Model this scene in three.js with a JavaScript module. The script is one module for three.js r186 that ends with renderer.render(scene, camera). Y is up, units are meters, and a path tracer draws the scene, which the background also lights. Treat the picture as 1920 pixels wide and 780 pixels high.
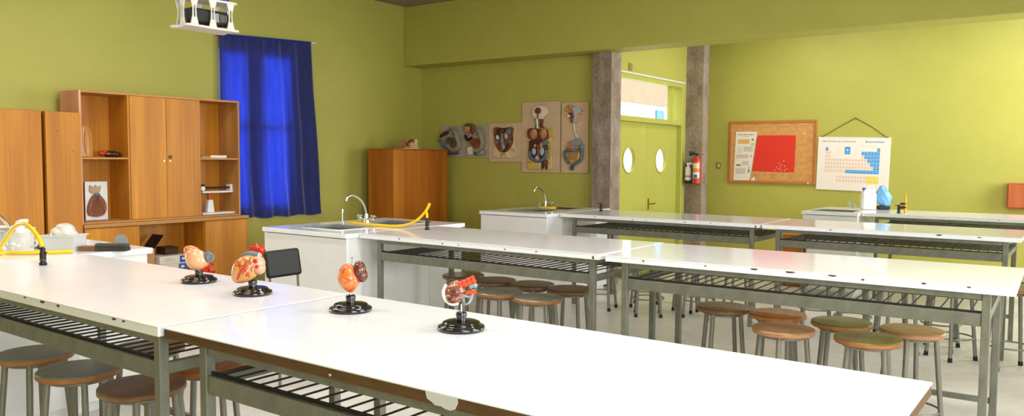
import * as THREE from 'three';
import { RoundedBoxGeometry } from 'three/addons/geometries/RoundedBoxGeometry.js';
import { mergeGeometries } from 'three/addons/utils/BufferGeometryUtils.js';
import { RectAreaLightUniformsLib } from 'three/addons/lights/RectAreaLightUniformsLib.js';

// ---------------------------------------------------------------- camera, sky, daylight, exposure
const scene = new THREE.Scene();
const camera = new THREE.PerspectiveCamera(29.22, 1920 / 780, 0.05, 80);
camera.position.set(0, 1.5, 0);
camera.rotation.set(THREE.MathUtils.degToRad(-3.485), THREE.MathUtils.degToRad(36.108), THREE.MathUtils.degToRad(0.3756), 'YXZ');
scene.add(camera);
const renderer = new THREE.WebGLRenderer({ antialias: true });
renderer.toneMapping = THREE.LinearToneMapping;
renderer.toneMappingExposure = 1.95;
renderer.shadowMap.enabled = true;
RectAreaLightUniformsLib.init();
scene.background = new THREE.Color().setRGB(0.80, 0.90, 1.0);
scene.backgroundIntensity = 2.6;

// room planes (metres)
const XL = -7.76, XR = 1.7, ZP = -8.45, ZC = -11.2, ZB = 2.2, XS = -4.75, HC = 3.58, T = 0.2;
// daylight through the windows of the room: [z0, z1, y0, y1]
const RIGHT_WINDOWS = [[-11.0, -8.7, 0.9, 3.2], [-5.0, -2.6, 0.9, 2.75], [-1.4, 1.0, 0.9, 2.75]];
const LEFT_WINDOWS = [[-1.9, -0.8, 0.9, 2.3]];
function daylight(x, [z0, z1, y0, y1], dir, power) {
  const l = new THREE.RectAreaLight(new THREE.Color().setRGB(0.97, 0.99, 1.03), power, z1 - z0 - 0.12, y1 - y0 - 0.12);
  l.position.set(x, (y0 + y1) / 2, (z0 + z1) / 2);
  l.lookAt(x + dir, (y0 + y1) / 2, (z0 + z1) / 2);
  l.name = 'window_daylight';
  scene.add(l);
}
for (const w of RIGHT_WINDOWS) daylight(XR + 0.02, w, -1, 4.4);
for (const w of LEFT_WINDOWS) daylight(XL - 0.02, w, 1, 2.6);

// ---------------------------------------------------------------- helpers
let seedState = 7;
const rnd = () => { seedState = (seedState * 1664525 + 1013904223) >>> 0; return seedState / 4294967296; };
const V = (x, y, z) => new THREE.Vector3(x, y, z);
const used = {};
function numbered(name) {
  used[name] = (used[name] ?? -1) + 1;
  return used[name] ? name + '_' + String(used[name]).padStart(3, '0') : name;
}
function thing(name, label, category, [x, y, z] = [0, 0, 0], turn = 0, group) {
  const o = new THREE.Group();
  o.name = numbered(name); scene.add(o);
  o.position.set(x, y, z); o.rotation.y = turn;
  o.userData = { label, category };
  if (group) o.userData.group = group;
  return o;
}
function part(name, geo, mat, parent, label) {
  const m = new THREE.Mesh(Array.isArray(geo) ? merge(geo) : geo, mat);
  m.name = name; m.castShadow = m.receiveShadow = true;
  parent.add(m);
  if (label) m.userData.label = label;
  return m;
}
function struct(name, geo, mat, label) {
  const m = part(name, geo, mat, scene);
  m.userData = { kind: 'structure', label, category: name.split('_')[0] };
  return m;
}
function copy(o, pos, turn, label, group) {
  const c = o.clone(); c.name = numbered(o.name.replace(/_\d{3}$/, '')); scene.add(c);
  c.userData = { ...o.userData };
  c.position.set(...pos); c.rotation.y = turn;
  if (label) c.userData.label = label;
  if (group) c.userData.group = group;
  return c;
}
function merge(list) {
  return mergeGeometries(list.map((g) => {
    const n = g.index ? g.toNonIndexed() : g.clone();
    for (const k of Object.keys(n.attributes)) if (!['position', 'normal', 'uv'].includes(k)) n.deleteAttribute(k);
    return n;
  }));
}
// planar uv in metres; swap turns the grain on every face
function metreUV(g, swap = false) {
  const p = g.attributes.position, n = g.attributes.normal, uv = g.attributes.uv;
  for (let i = 0; i < p.count; i++) {
    const ax = Math.abs(n.getX(i)), ay = Math.abs(n.getY(i)), az = Math.abs(n.getZ(i));
    let u, v;
    if (ay >= ax && ay >= az) { u = p.getX(i); v = p.getZ(i); } else if (ax >= az) { u = p.getZ(i); v = p.getY(i); } else { u = p.getX(i); v = p.getY(i); }
    if (swap) uv.setXY(i, v, u); else uv.setXY(i, u, v);
  }
  return g;
}
function bx(w, h, d, x = 0, y = 0, z = 0, r = 0.003, swap = false) {   // centred on x,z; stands on y
  const g = new RoundedBoxGeometry(w, h, d, 1, Math.min(r, w / 2.2, h / 2.2, d / 2.2));
  g.translate(x, y + h / 2, z);
  return metreUV(g, swap);
}
function bb(x0, x1, y0, y1, z0, z1, r = 0.003, swap = false) {
  return bx(Math.abs(x1 - x0), y1 - y0, Math.abs(z1 - z0), (x0 + x1) / 2, y0, (z0 + z1) / 2, r, swap);
}
function cyl(rt, rb, h, x = 0, y = 0, z = 0, seg = 20) { return new THREE.CylinderGeometry(rt, rb, h, seg).translate(x, y + h / 2, z); }
function rod(a, b, r, seg = 8, r2 = r) {
  const d = new THREE.Vector3().subVectors(b, a), g = new THREE.CylinderGeometry(r2, r, d.length(), seg);
  g.applyQuaternion(new THREE.Quaternion().setFromUnitVectors(V(0, 1, 0), d.clone().normalize()));
  const m = a.clone().add(b).multiplyScalar(0.5);
  return g.translate(m.x, m.y, m.z);
}
function tube(pts, r, seg = 40, rad = 8, closed = false) {
  return new THREE.TubeGeometry(new THREE.CatmullRomCurve3(pts.map((p) => (p.isVector3 ? p : V(...p))), closed), seg, r, rad, closed);
}
function lathe(prof, seg = 32) { return new THREE.LatheGeometry(prof.map(([r, y]) => new THREE.Vector2(r, y)), seg); }
function ball(rx, ry, rz, x = 0, y = 0, z = 0, ws = 20, hs = 14) { return new THREE.SphereGeometry(1, ws, hs).scale(rx, ry, rz).translate(x, y, z); }
function poly(pts, holes = []) {
  const s = new THREE.Shape(pts.map((p) => new THREE.Vector2(...p)));
  for (const h of holes) s.holes.push(h.isPath ? h : new THREE.Path(h.map((p) => new THREE.Vector2(...p))));
  return s;
}
function smooth(pts, n = 48) {
  const c = new THREE.CatmullRomCurve3(pts.map(([x, y]) => V(x, y, 0)), true, 'catmullrom', 0.5);
  return new THREE.Shape(c.getPoints(n).slice(0, -1).map((p) => new THREE.Vector2(p.x, p.y)));
}
function ext(shape, depth, bevel = 0, z = 0, seg = 2, curve = 12) {
  const g = new THREE.ExtrudeGeometry(shape, { depth: depth - 2 * bevel, bevelEnabled: bevel > 0, bevelThickness: bevel, bevelSize: bevel, bevelOffset: -bevel, bevelSegments: seg, curveSegments: curve });
  return g.translate(0, 0, z + bevel);
}
function ovalPath(cx, cy, rx, ry) { const p = new THREE.Path(); p.absellipse(cx, cy, rx, ry, 0, Math.PI * 2, true); p.isPath = true; return p; }
const rect = (x0, x1, y0, y1) => [[x0, y0], [x1, y0], [x1, y1], [x0, y1]];

// ---------------------------------------------------------------- textures and materials
function lattice(n, seed) { let s = seed >>> 0; const a = new Float32Array(n * n); for (let i = 0; i < a.length; i++) { s = (s * 1664525 + 1013904223) >>> 0; a[i] = s / 4294967296; } return a; }
function noiseField(w, h, fx, fy, seed) {      // value noise that repeats on the edges
  const n = 64, L = lattice(n, seed), out = new Float32Array(w * h), sm = (t) => t * t * (3 - 2 * t);
  for (let j = 0; j < h; j++) for (let i = 0; i < w; i++) {
    const x = (i / w) * fx, y = (j / h) * fy, x0 = Math.floor(x), y0 = Math.floor(y), tx = sm(x - x0), ty = sm(y - y0);
    const at = (a, b) => L[((b % fy + fy) % fy % n) * n + ((a % fx + fx) % fx % n)];
    out[j * w + i] = (at(x0, y0) * (1 - tx) + at(x0 + 1, y0) * tx) * (1 - ty) + (at(x0, y0 + 1) * (1 - tx) + at(x0 + 1, y0 + 1) * tx) * ty;
  }
  return out;
}
function dataTex(w, h, fn, rx, ry, srgb = true) {
  const d = new Uint8Array(w * h * 4);
  for (let j = 0; j < h; j++) for (let i = 0; i < w; i++) {
    const c = fn(i, j, j * w + i), k = (j * w + i) * 4;
    d[k] = Math.max(0, Math.min(255, c[0])); d[k + 1] = Math.max(0, Math.min(255, c[1])); d[k + 2] = Math.max(0, Math.min(255, c[2])); d[k + 3] = 255;
  }
  const t = new THREE.DataTexture(d, w, h);
  t.wrapS = t.wrapT = THREE.RepeatWrapping; t.magFilter = THREE.LinearFilter; t.minFilter = THREE.LinearMipmapLinearFilter; t.generateMipmaps = true;
  if (srgb) t.colorSpace = THREE.SRGBColorSpace;
  t.repeat.set(rx, ry); t.needsUpdate = true;
  return t;
}
function woodTex(base, dark, seed, rx = 1, ry = 0.5) {      // grain along v
  const w = 256, h = 256, a = noiseField(w, h, 12, 2, seed), b = noiseField(w, h, 48, 3, seed + 1), c = noiseField(w, h, 64, 12, seed + 2), e = noiseField(w, h, 5, 1, seed + 3);
  return dataTex(w, h, (i, j, k) => {
    let t = 0.45 * a[k] + 0.3 * b[k] + 0.12 * c[k] + 0.28 * e[k];
    t = Math.max(0, Math.min(1, (t - 0.25) * 1.25));
    return [0, 1, 2].map((q) => base[q] + (dark[q] - base[q]) * t);
  }, rx, ry);
}
function mottle(base, amp, seed, rx, ry, specks = 0) {
  const w = 256, a = noiseField(w, w, 6, 6, seed), b = noiseField(w, w, 20, 20, seed + 1), c = noiseField(w, w, 64, 64, seed + 2);
  return dataTex(w, w, (i, j, k) => {
    let t = (a[k] - 0.5) * 1.0 + (b[k] - 0.5) * 0.7 + (c[k] - 0.5) * 0.6;
    if (specks && c[k] > 0.93) t -= specks;
    return base.map((v) => v + t * amp);
  }, rx, ry);
}
const std = (o) => new THREE.MeshStandardMaterial(o);
const phys = (o) => new THREE.MeshPhysicalMaterial(o);
const M = {};
M.wall = std({ map: mottle([179, 174, 80], 3.5, 11, 0.7, 0.7), roughness: 0.55 });
M.ceiling = std({ map: mottle([150, 135, 118], 12, 21, 0.5, 0.5), roughness: 0.9 });
M.plain = std({ map: mottle([214, 206, 188], 8, 23, 0.5, 0.5), roughness: 0.9 });
M.floor = std({ map: mottle([214, 210, 198], 14, 31, 0.55, 0.55, 0.5), roughness: 0.32 });
M.concrete = std({ map: (() => {
  const w = 256, a = noiseField(w, w, 10, 3, 41), b = noiseField(w, w, 30, 40, 42), c = noiseField(w, w, 64, 64, 43), e = noiseField(w, w, 4, 8, 44);
  return dataTex(w, w, (i, j, k) => { const t = (a[k] - .5) * 26 + (b[k] - .5) * 24 + (c[k] - .5) * 20 + (e[k] - .5) * 26 - (c[k] > .95 ? 40 : 0); return [146 + t, 128 + t, 112 + t]; }, 1.6, 0.8);
})(), roughness: 0.9 });
M.doorGreen = std({ map: mottle([182, 182, 84], 5, 51, 0.7, 0.7), roughness: 0.4 });
M.woods = [
  std({ map: woodTex([216, 146, 36], [172, 102, 8], 101, 1.3, 0.5), roughness: 0.42 }),
  std({ map: woodTex([208, 138, 32], [164, 96, 7], 131, 1.3, 0.5), roughness: 0.42 }),
  std({ map: woodTex([200, 130, 28], [154, 88, 6], 151, 1.3, 0.5), roughness: 0.42 }),
];
M.woodEdge = std({ map: woodTex([202, 150, 84], [164, 108, 50], 171, 1.3, 0.5), roughness: 0.5 });
M.woodPink = std({ map: woodTex([226, 168, 138], [204, 140, 104], 181, 1, 0.4), roughness: 0.5 });
M.cornerWood = [std({ map: woodTex([202, 122, 24], [158, 84, 8], 201, 1.4, 0.5), roughness: 0.4 }), std({ map: woodTex([190, 110, 20], [146, 74, 8], 221, 1.4, 0.5), roughness: 0.4 })];
M.seats = [
  std({ map: woodTex([150, 112, 78], [104, 70, 44], 301, 3, 1.6), roughness: 0.34 }),
  std({ map: woodTex([192, 118, 56], [144, 80, 32], 311, 3, 1.6), roughness: 0.36 }),
  std({ map: woodTex([184, 140, 98], [142, 98, 62], 321, 3, 1.6), roughness: 0.34 }),
  std({ map: woodTex([140, 126, 62], [110, 92, 44], 331, 3, 1.6), roughness: 0.36 }),
  std({ map: woodTex([150, 148, 128], [116, 110, 90], 341, 3, 1.6), roughness: 0.3 }),
];
M.seatEdge = std({ map: woodTex([176, 116, 62], [132, 80, 38], 351, 3, 1.6), roughness: 0.55 });
M.top = phys({ map: mottle([240, 242, 245], 4, 61, 0.6, 0.6, 0.35), roughness: 0.1, specularIntensity: 1 });
M.topWarm = phys({ map: mottle([242, 240, 240], 4, 67, 0.6, 0.6, 0.35), roughness: 0.2 });
M.edgeWhite = std({ map: mottle([240, 241, 243], 5, 71, 1, 1, 1.2), roughness: 0.4 });
M.edgeBrown = std({ map: woodTex([120, 86, 34], [74, 48, 16], 401, 2, 6), roughness: 0.85 });
M.chip = std({ color: '#5a4026', roughness: 0.9 });
M.chipWhite = std({ color: '#c9c8c4', roughness: 0.6 });
M.steel = std({ map: mottle([118, 118, 104], 14, 81, 3, 1.4, 0.6), roughness: 0.42, metalness: 0.35 });
M.rodSteel = std({ color: '#2e2d29', roughness: 0.5, metalness: 0.4 });
M.stoolSteel = std({ map: mottle([132, 130, 118], 12, 85, 4, 2, 0.5), roughness: 0.36, metalness: 0.45 });
M.rubber = std({ color: '#141414', roughness: 0.7 });
M.chrome = std({ color: '#d8dade', roughness: 0.12, metalness: 1 });
M.inox = std({ color: '#b9bbbc', roughness: 0.25, metalness: 1 });
M.cabinetWhite = std({ map: mottle([232, 231, 228], 4, 91, 0.7, 0.7), roughness: 0.35 });
M.blackGloss = phys({ color: '#0b0b0a', roughness: 0.16, clearcoat: 0.6, clearcoatRoughness: 0.08 });
M.black = std({ color: '#191817', roughness: 0.55 });
M.brass = std({ color: '#b98b3a', roughness: 0.3, metalness: 1 });
M.yellowHose = std({ color: '#f0c400', roughness: 0.42 });
M.whitePlastic = std({ color: '#e9e8e4', roughness: 0.45 });
M.milky = phys({ color: '#f2f2ef', roughness: 0.35, transmission: 0.45, thickness: 0 });
M.glass = phys({ color: '#ffffff', roughness: 0.02, transmission: 1, thickness: 0, ior: 1.5 });
M.lab = phys({ color: '#f2f6f4', roughness: 0.05, transmission: 0.9, thickness: 0, ior: 1.45 });
M.frame = std({ color: '#d9d6cc', roughness: 0.5 });
M.curtain = phys({ map: (() => {
  const w = 256, a = noiseField(w, w, 64, 8, 501), b = noiseField(w, w, 16, 10, 502), c = noiseField(w, w, 64, 64, 503);
  return dataTex(w, w, (i, j, k) => { const t = (a[k] - .5) * .2 + (b[k] - .5) * .16 + (c[k] - .5) * .12; return [18 + 16 * t, 40 + 36 * t, 150 + 80 * t]; }, 1, 1);
})(), roughness: 0.95, transmission: 0.7, thickness: 0, side: THREE.DoubleSide });
M.blue = std({ color: '#2a6fc0', roughness: 0.4 });
M.red = std({ color: '#c22a1c', roughness: 0.35 });
M.cork = std({ map: mottle([206, 148, 84], 16, 601, 4, 4, 0.8), roughness: 0.95 });
M.corkFrame = std({ map: woodTex([200, 130, 66], [160, 92, 40], 611, 3, 1), roughness: 0.5 });
M.grey = std({ color: '#8d9094', roughness: 0.45 });
M.card = std({ map: mottle([196, 150, 96], 8, 621, 3, 3), roughness: 0.9 });

// ---------------------------------------------------------------- the room
struct('floor', bb(XL - T, XR + T, -0.1, 0, ZC - T, ZB + T, 0.001), M.floor, 'pale beige polished classroom floor');
struct('ceiling', [bb(XL - T, XR + T, HC, HC + 0.2, ZP - T, ZB + T, 0.001), bb(XS - T, XR + T, HC, HC + 0.2, ZC - T, ZP - T - 0.0005, 0.001)], M.ceiling, 'grey brown concrete ceiling');
// walls along z: shape drawn in (-z, y)
function wallAlongZ(x0, x1, z0, z1, holes) {
  const g = new THREE.ExtrudeGeometry(poly(rect(-z0, -z1, 0, HC), holes.map(([a, b, c, d]) => rect(-a, -b, c, d))), { depth: x1 - x0, bevelEnabled: false });
  return g.rotateY(Math.PI / 2).translate(x0, 0, 0);
}
function wallAlongX(z0, z1, x0, x1, holes = []) {
  return new THREE.ExtrudeGeometry(poly(rect(x0, x1, 0, HC), holes.map(([a, b, c, d]) => rect(a, b, c, d))), { depth: z1 - z0, bevelEnabled: false }).translate(0, 0, z0);
}
const W1 = [-5.19, -6.16, 0.9, 2.7];
struct('wall_left', wallAlongZ(XL - T, XL, ZB + T, ZP - T, [W1, ...LEFT_WINDOWS.map(([a, b, c, d]) => [b, a, c, d])]), M.wall, 'olive green painted wall behind the wooden cabinets');
struct('wall_right', wallAlongZ(XR, XR + T, ZB + T, ZC - T, RIGHT_WINDOWS.map(([a, b, c, d]) => [b, a, c, d])), M.wall, 'olive green wall with a row of windows');
struct('wall_back', wallAlongX(ZP - T, ZP, XL, XS - T), M.wall, 'olive green wall carrying the anatomy relief boards');
struct('wall_recess', wallAlongX(ZC - T, ZC, XS - T, XR), M.wall, 'bright yellow green wall with cork board and chart');
struct('wall_front', wallAlongX(ZB, ZB + T, XL, XR), M.wall, 'olive green wall behind the viewer');
const DO = { z0: -8.62, z1: -10.6, top: 2.575 };
struct('wall_door', wallAlongZ(XS - T, XS, ZP, ZC, [[DO.z0, DO.z1, 0.002, DO.top]]), M.wall, 'short olive green wall around the double door');
struct('beam', bb(XL, XR, 2.77, HC, ZP, -8.09, 0.012), M.wall, 'deep olive green ceiling beam spanning the room');
struct('column', bb(-4.87, -4.61, 0, 2.77, ZP + 0.17, -8.52, 0.008), M.concrete, 'bare concrete column beside the relief boards');
struct('column_001', [bb(-4.76, -4.49, 0, HC, -10.7, -10.9, 0.008)], M.concrete, 'bare concrete column carrying the fire extinguishers');

// windows of the room: frame, bars and panes
function windowUnit(name, label, x, z0, z1, y0, y1, bars, rail) {
  const g = new THREE.Group(); g.name = name; scene.add(g); g.userData = { kind: 'structure', label, category: 'window' };
  const a = Math.max(z0, z1), b = Math.min(z0, z1), f = 0.05;
  part('window_frame', [bb(x - .03, x + .03, y0, y1, a, a - f), bb(x - .03, x + .03, y0, y1, b + f, b), bb(x - .03, x + .03, y0, y0 + f, a - f, b + f), bb(x - .03, x + .03, y1 - f, y1, a - f, b + f)], M.frame, g);
  const stops = [a - f, ...bars.flatMap(([c, w]) => [c + w / 2, c - w / 2]), b + f];
  bars.forEach(([c, w]) => part('mullion', bb(x - .025, x + .025, y0 + f, y1 - f, c + w / 2, c - w / 2), M.frame, g));
  for (let i = 0; i < stops.length; i += 2) {
    const ys = rail ? [[y0 + f, rail - .025], [rail + .025, y1 - f]] : [[y0 + f, y1 - f]];
    if (rail) part('rail', bb(x - .025, x + .025, rail - .025, rail + .025, stops[i], stops[i + 1]), M.frame, g);
    for (const [c, d] of ys) part('pane', new THREE.PlaneGeometry(stops[i] - stops[i + 1], d - c).rotateY(Math.PI / 2).translate(x, (c + d) / 2, (stops[i] + stops[i + 1]) / 2), M.glass, g);
  }
  return g;
}
windowUnit('window_1', 'two part window behind the blue curtain', XL - 0.035, W1[0], W1[1], W1[2], W1[3], [[-5.64, 0.22]], 1.85);
let wn = 2;
for (const [a, b, c, d] of RIGHT_WINDOWS) windowUnit('window_' + wn++, 'wide classroom window in the right hand wall', XR + 0.1, b, a, c, d, [[(a + b) / 2, 0.06]]);
for (const [a, b, c, d] of LEFT_WINDOWS) windowUnit('window_' + wn++, 'classroom window in the cabinet wall', XL - 0.1, b, a, c, d, [[(a + b) / 2, 0.06]]);

// double door with portholes, transom above
{
  const g = new THREE.Group(); g.name = 'door_1'; scene.add(g);
  g.userData = { kind: 'structure', label: 'green double door with two round portholes and a glazed transom', category: 'door' };
  const xf = XS - 0.07, zm = (DO.z0 + DO.z1) / 2, f = 0.055;
  part('door_frame', [bb(xf - .06, XS + .012, 0, DO.top, DO.z0, DO.z0 - f), bb(xf - .06, XS + .012, 0, DO.top, DO.z1 + f, DO.z1), bb(xf - .06, XS + .012, DO.top - f, DO.top, DO.z0 - f, DO.z1 + f), bb(xf - .06, XS + .012, 1.99, 2.055, DO.z0 - f, DO.z1 + f)], M.doorGreen, g);
  part('transom_ledge', bb(XS - .01, XS + .03, DO.top, DO.top + .025, DO.z0 + .02, DO.z1 - .02), M.frame, g);
  const leafW = (DO.z0 - f) - zm - 0.004;
  for (const s of [0, 1]) {
    const za = s ? zm - 0.003 : DO.z0 - f - 0.003, zc = s ? -10.036 : -9.117;
    const leaf = new THREE.ExtrudeGeometry(poly(rect(-za, -(za - leafW), 0.008, 1.986), [ovalPath(-zc, 1.5, .165, .165)]), { depth: .04, bevelEnabled: false, curveSegments: 28 }).rotateY(Math.PI / 2).translate(xf - .03, 0, 0);
    const d = part('door_leaf', leaf, M.doorGreen, g);
    part('porthole_rim', new THREE.TorusGeometry(.168, .012, 8, 36).rotateY(Math.PI / 2).translate(xf + .012, 1.5, zc), M.doorGreen, d);
    part('porthole_glass', new THREE.CircleGeometry(.165, 32).rotateY(Math.PI / 2).translate(xf - .01, 1.5, zc), M.glass, d);
    if (s) {
      part('door_handle', [bb(xf + .01, xf + .018, .84, .99, zm - .05, zm - .085), rod(V(xf + .015, .92, zm - .068), V(xf + .06, .92, zm - .068), .008), rod(V(xf + .058, .92, zm - .062), V(xf + .058, .92, zm - .185), .009)], M.brass, d, 'brass lever handle');
    }
  }
  part('transom_bar', bb(xf - .03, xf + .03, 2.055, 2.52, -10.3, -10.36), M.doorGreen, g);
  part('transom_pane', new THREE.PlaneGeometry(1.62, .466).rotateY(Math.PI / 2).translate(xf, 2.287, -9.487), M.glass, g);
  part('transom_pane', new THREE.PlaneGeometry(.19, .466).rotateY(Math.PI / 2).translate(xf, 2.287, -10.45), M.glass, g);
}
// ceiling luminaires: housing, glowing diffuser and an area light just below it
for (const [x, z, where] of [[-5.8, -1.5, 'above the front row sink unit'], [-3.1, -1.2, 'above the chipped front bench'], [-0.6, -1.5, 'above the brown edged front bench'], [-5.4, -3.5, 'above the second row sink unit'], [-3.0, -3.5, 'above the hose bench'], [-0.6, -3.5, 'above the second row aisle bench'], [-0.6, -9.9, 'above the last row bench'], [-3.0, -9.9, 'in front of the cork board']]) {
  const t = thing('ceiling_lamp', 'long fluorescent ceiling lamp ' + where, 'lamp', [x, HC - .11, z], 0, 'fluorescent ceiling lamps');
  part('housing', [bx(1.3, .108, .3, 0, 0, 0, .008)], M.whitePlastic, t);
  part('diffuser', bx(1.24, .012, .26, 0, -.012, 0, .004), std({ color: '#ffffff', emissive: new THREE.Color(1, .985, .965), emissiveIntensity: 1.6, roughness: .6 }), t);
  const l = new THREE.RectAreaLight(new THREE.Color().setRGB(1, .985, .965), 13.5, 1.22, .25);
  l.position.set(x, HC - .128, z); l.lookAt(x, 0, z); l.name = 'lamp_light'; scene.add(l);
}
// what lies outside the door: yard, and a pale building with a peach upper storey
{
  const t = thing('neighbouring_building', 'pale building with peach upper wall seen through the door transom', 'building', [-9.3, -0.1, -16]);
  part('lower_wall', bb(-.2, 0, 0, 3.02, -8, 6, .002), std({ map: mottle([206, 204, 202], 5, 701, .4, .4), roughness: .8 }), t);
  part('upper_wall', bb(-.2, .05, 3.02, 5.2, -8, 6, .002), std({ map: mottle([164, 120, 94], 7, 705, .6, .6), roughness: .85 }), t);
  part('door_panel', bb(0, .04, 2.45, 2.9, -3.05, -3.5, .003), M.blue, t, 'light blue panel');
  const y = struct('yard', bb(-14, XS - T - .02, -.12, -.02, -26, ZP - T - .02, .002), M.plain, 'pale paved yard outside the door');
  y.userData.category = 'ground';
}
{
  const t = thing('wall_plaque', 'small square plaque on the green wall above the transom', 'plaque', [XS, 2.62, -9.0]);
  part('plaque', bb(0, .012, 0, .09, -.045, .045, .003), std({ color: '#8a8740', roughness: .5 }), t);
  part('screw', new THREE.SphereGeometry(.005, 8, 6).translate(.013, .075, 0), M.brass, t);
}
{
  const t = thing('light_switch', 'small brown light switch between column and cork board', 'switch', [-4.437, 1.385, ZC]);
  part('plate', bx(.07, .095, .012, 0, 0, .006, .004), std({ color: '#8c7a3c', roughness: .5 }), t);
  part('rocker', bx(.03, .05, .008, 0, .022, .015, .002), std({ color: '#c9b98a', roughness: .5 }), t);
}

// ---------------------------------------------------------------- lab benches
function chipShape(w, h) { const n = 9, p = []; for (let i = 0; i < n; i++) { const a = (i / n) * Math.PI * 2, k = .7 + .3 * rnd(); p.push([Math.cos(a) * w * k, Math.sin(a) * h * k]); } return p; }
const rodGeo = {};
function bench(label, x0, x1, zf, depth, legL, legR, o = {}) {
  const H = o.h ?? 0.94, th = 0.036, t = thing('lab_bench', label, 'bench', [(x0 + x1) / 2, 0, zf - depth / 2], o.turn ?? 0, 'white topped steel lab benches');
  const cx = (x0 + x1) / 2, w = x1 - x0, hw = w / 2, hd = depth / 2, a = legL - cx, b = legR - cx, zl = hd - .035;
  part('tabletop', bx(w, .006, depth, 0, H - .006, 0, .0025), o.warm ? M.topWarm : M.top, t);
  part('edge_band', bx(w - .004, th - .006, depth - .004, 0, H - th, 0, .002, true), o.brown ? M.edgeBrown : M.edgeWhite, t, o.brown ? 'bare brown board edge' : undefined);
  for (const lx of [a, b]) for (const lz of [zl, -zl]) part('leg', bx(.036, H - th, .036, lx, 0, lz, .004), M.steel, t);
  for (const lz of [zl, -zl]) {
    part('top_rail', bx(b - a - .037, .028, .028, (a + b) / 2, H - th - .029, lz, .003), M.steel, t);
    part('shelf_rail', bx(b - a - .037, .06, .026, (a + b) / 2, .75, lz, .003), M.steel, t);
  }
  for (const lx of [a, b]) {
    part('end_rail', bx(.026, .03, 2 * zl - .037, lx, H - th - .031, 0, .003), M.steel, t);
    part('shelf_end_rail', bx(.026, .04, 2 * zl - .037, lx, .765, 0, .003), M.steel, t);
  }
  part('stretcher', bx(b - a - .037, .03, .026, (a + b) / 2, .19, -zl, .003), M.steel, t);
  const key = depth.toFixed(3);
  rodGeo[key] ??= new THREE.CylinderGeometry(.0035, .0035, depth - .06, 6).rotateX(Math.PI / 2);
  const n = Math.round((b - a) / .062);
  for (let i = 1; i < n; i++) part('shelf_rod', rodGeo[key], M.rodSteel, t).position.set(a + ((b - a) * i) / n, .814, 0);
  part('shelf_wire', [rod(V(a, .816, zl - .005), V(b, .816, zl - .005), .005, 6), rod(V(a, .816, -zl + .005), V(b, .816, -zl + .005), .005, 6)], M.rodSteel, t);
  for (const [fx, dy, cw, ch] of o.chips ?? []) part('chip', ext(poly(chipShape(cw * 1.35, ch * 1.3)), .0016).translate(-hw + fx * w, H - th + dy, hd - .0021), o.brown ? M.chipWhite : M.chip, t, 'chipped edge');
  if (o.patch) part('edge_patch', ext(poly([[-.052, .018], [.05, .018], [.052, .004], [.044, -.012], [.03, -.018], [.012, -.017], [.0, -.013], [-.02, -.014], [-.03, -.008], [-.046, -.002]]), .0016).translate(-hw + o.patch * w, H - th / 2 - .003, hd - .0021), M.chipWhite, t, 'remaining white edge strip');
  return t;
}
const chipsA = [[.11, .027, .009, .004], [.26, .027, .006, .003], [.36, .026, .012, .004], [.55, .027, .008, .003], [.62, .026, .017, .005], [.68, .025, .009, .005], [.87, .026, .013, .004], [.9, .026, .008, .003]];
const chipsB = [[.12, .02, .006, .005], [.3, .022, .006, .003], [.43, .027, .018, .005], [.52, .027, .022, .005], [.62, .027, .018, .004], [.69, .02, .008, .004], [.82, .026, .009, .004], [.91, .026, .008, .003]];
const chipsC = [[.2, .02, .006, .004], [.4, .015, .006, .004], [.47, .015, .005, .003], [.66, .015, .006, .004], [.78, .018, .007, .003], [.98, .012, .006, .009]];
bench('front row white lab bench with chipped pale edge beside the sink', -4.67, -2.485, -1.42, .83, -4.45, -2.525, { chips: chipsA, warm: true });
bench('front row white lab bench with bare brown edge holding two heart models', -2.462, -.312, -1.425, .83, -2.265, -.5, { brown: true, patch: .565, chips: [[.38, .012, .004, .003]] });
bench('second row white lab bench joined to the sink with yellow hose', -4.43, -2.36, -4.13, .87, -4.242, -2.42, { chips: chipsC, turn: -.008 });
bench('second row white lab bench at the aisle end with six stools under it', -2.325, -.27, -4.13, .87, -2.205, -.385, { chips: chipsB, turn: .028 });
bench('third row white lab bench in front of the double door', -4.5, -2.385, -7.02, .88, -4.34, -2.47, { chips: chipsC });
bench('third row white lab bench at the aisle end', -2.365, -.42, -7.0, .88, -2.23, -.52, { chips: [[.3, .02, .008, .004], [.72, .026, .02, .005], [.86, .024, .014, .003]] });
bench('last row white lab bench below the periodic table chart', -2.05, .1, -9.32, .86, -1.9, -.05, { chips: [[.6, .018, .006, .004]] });

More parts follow.
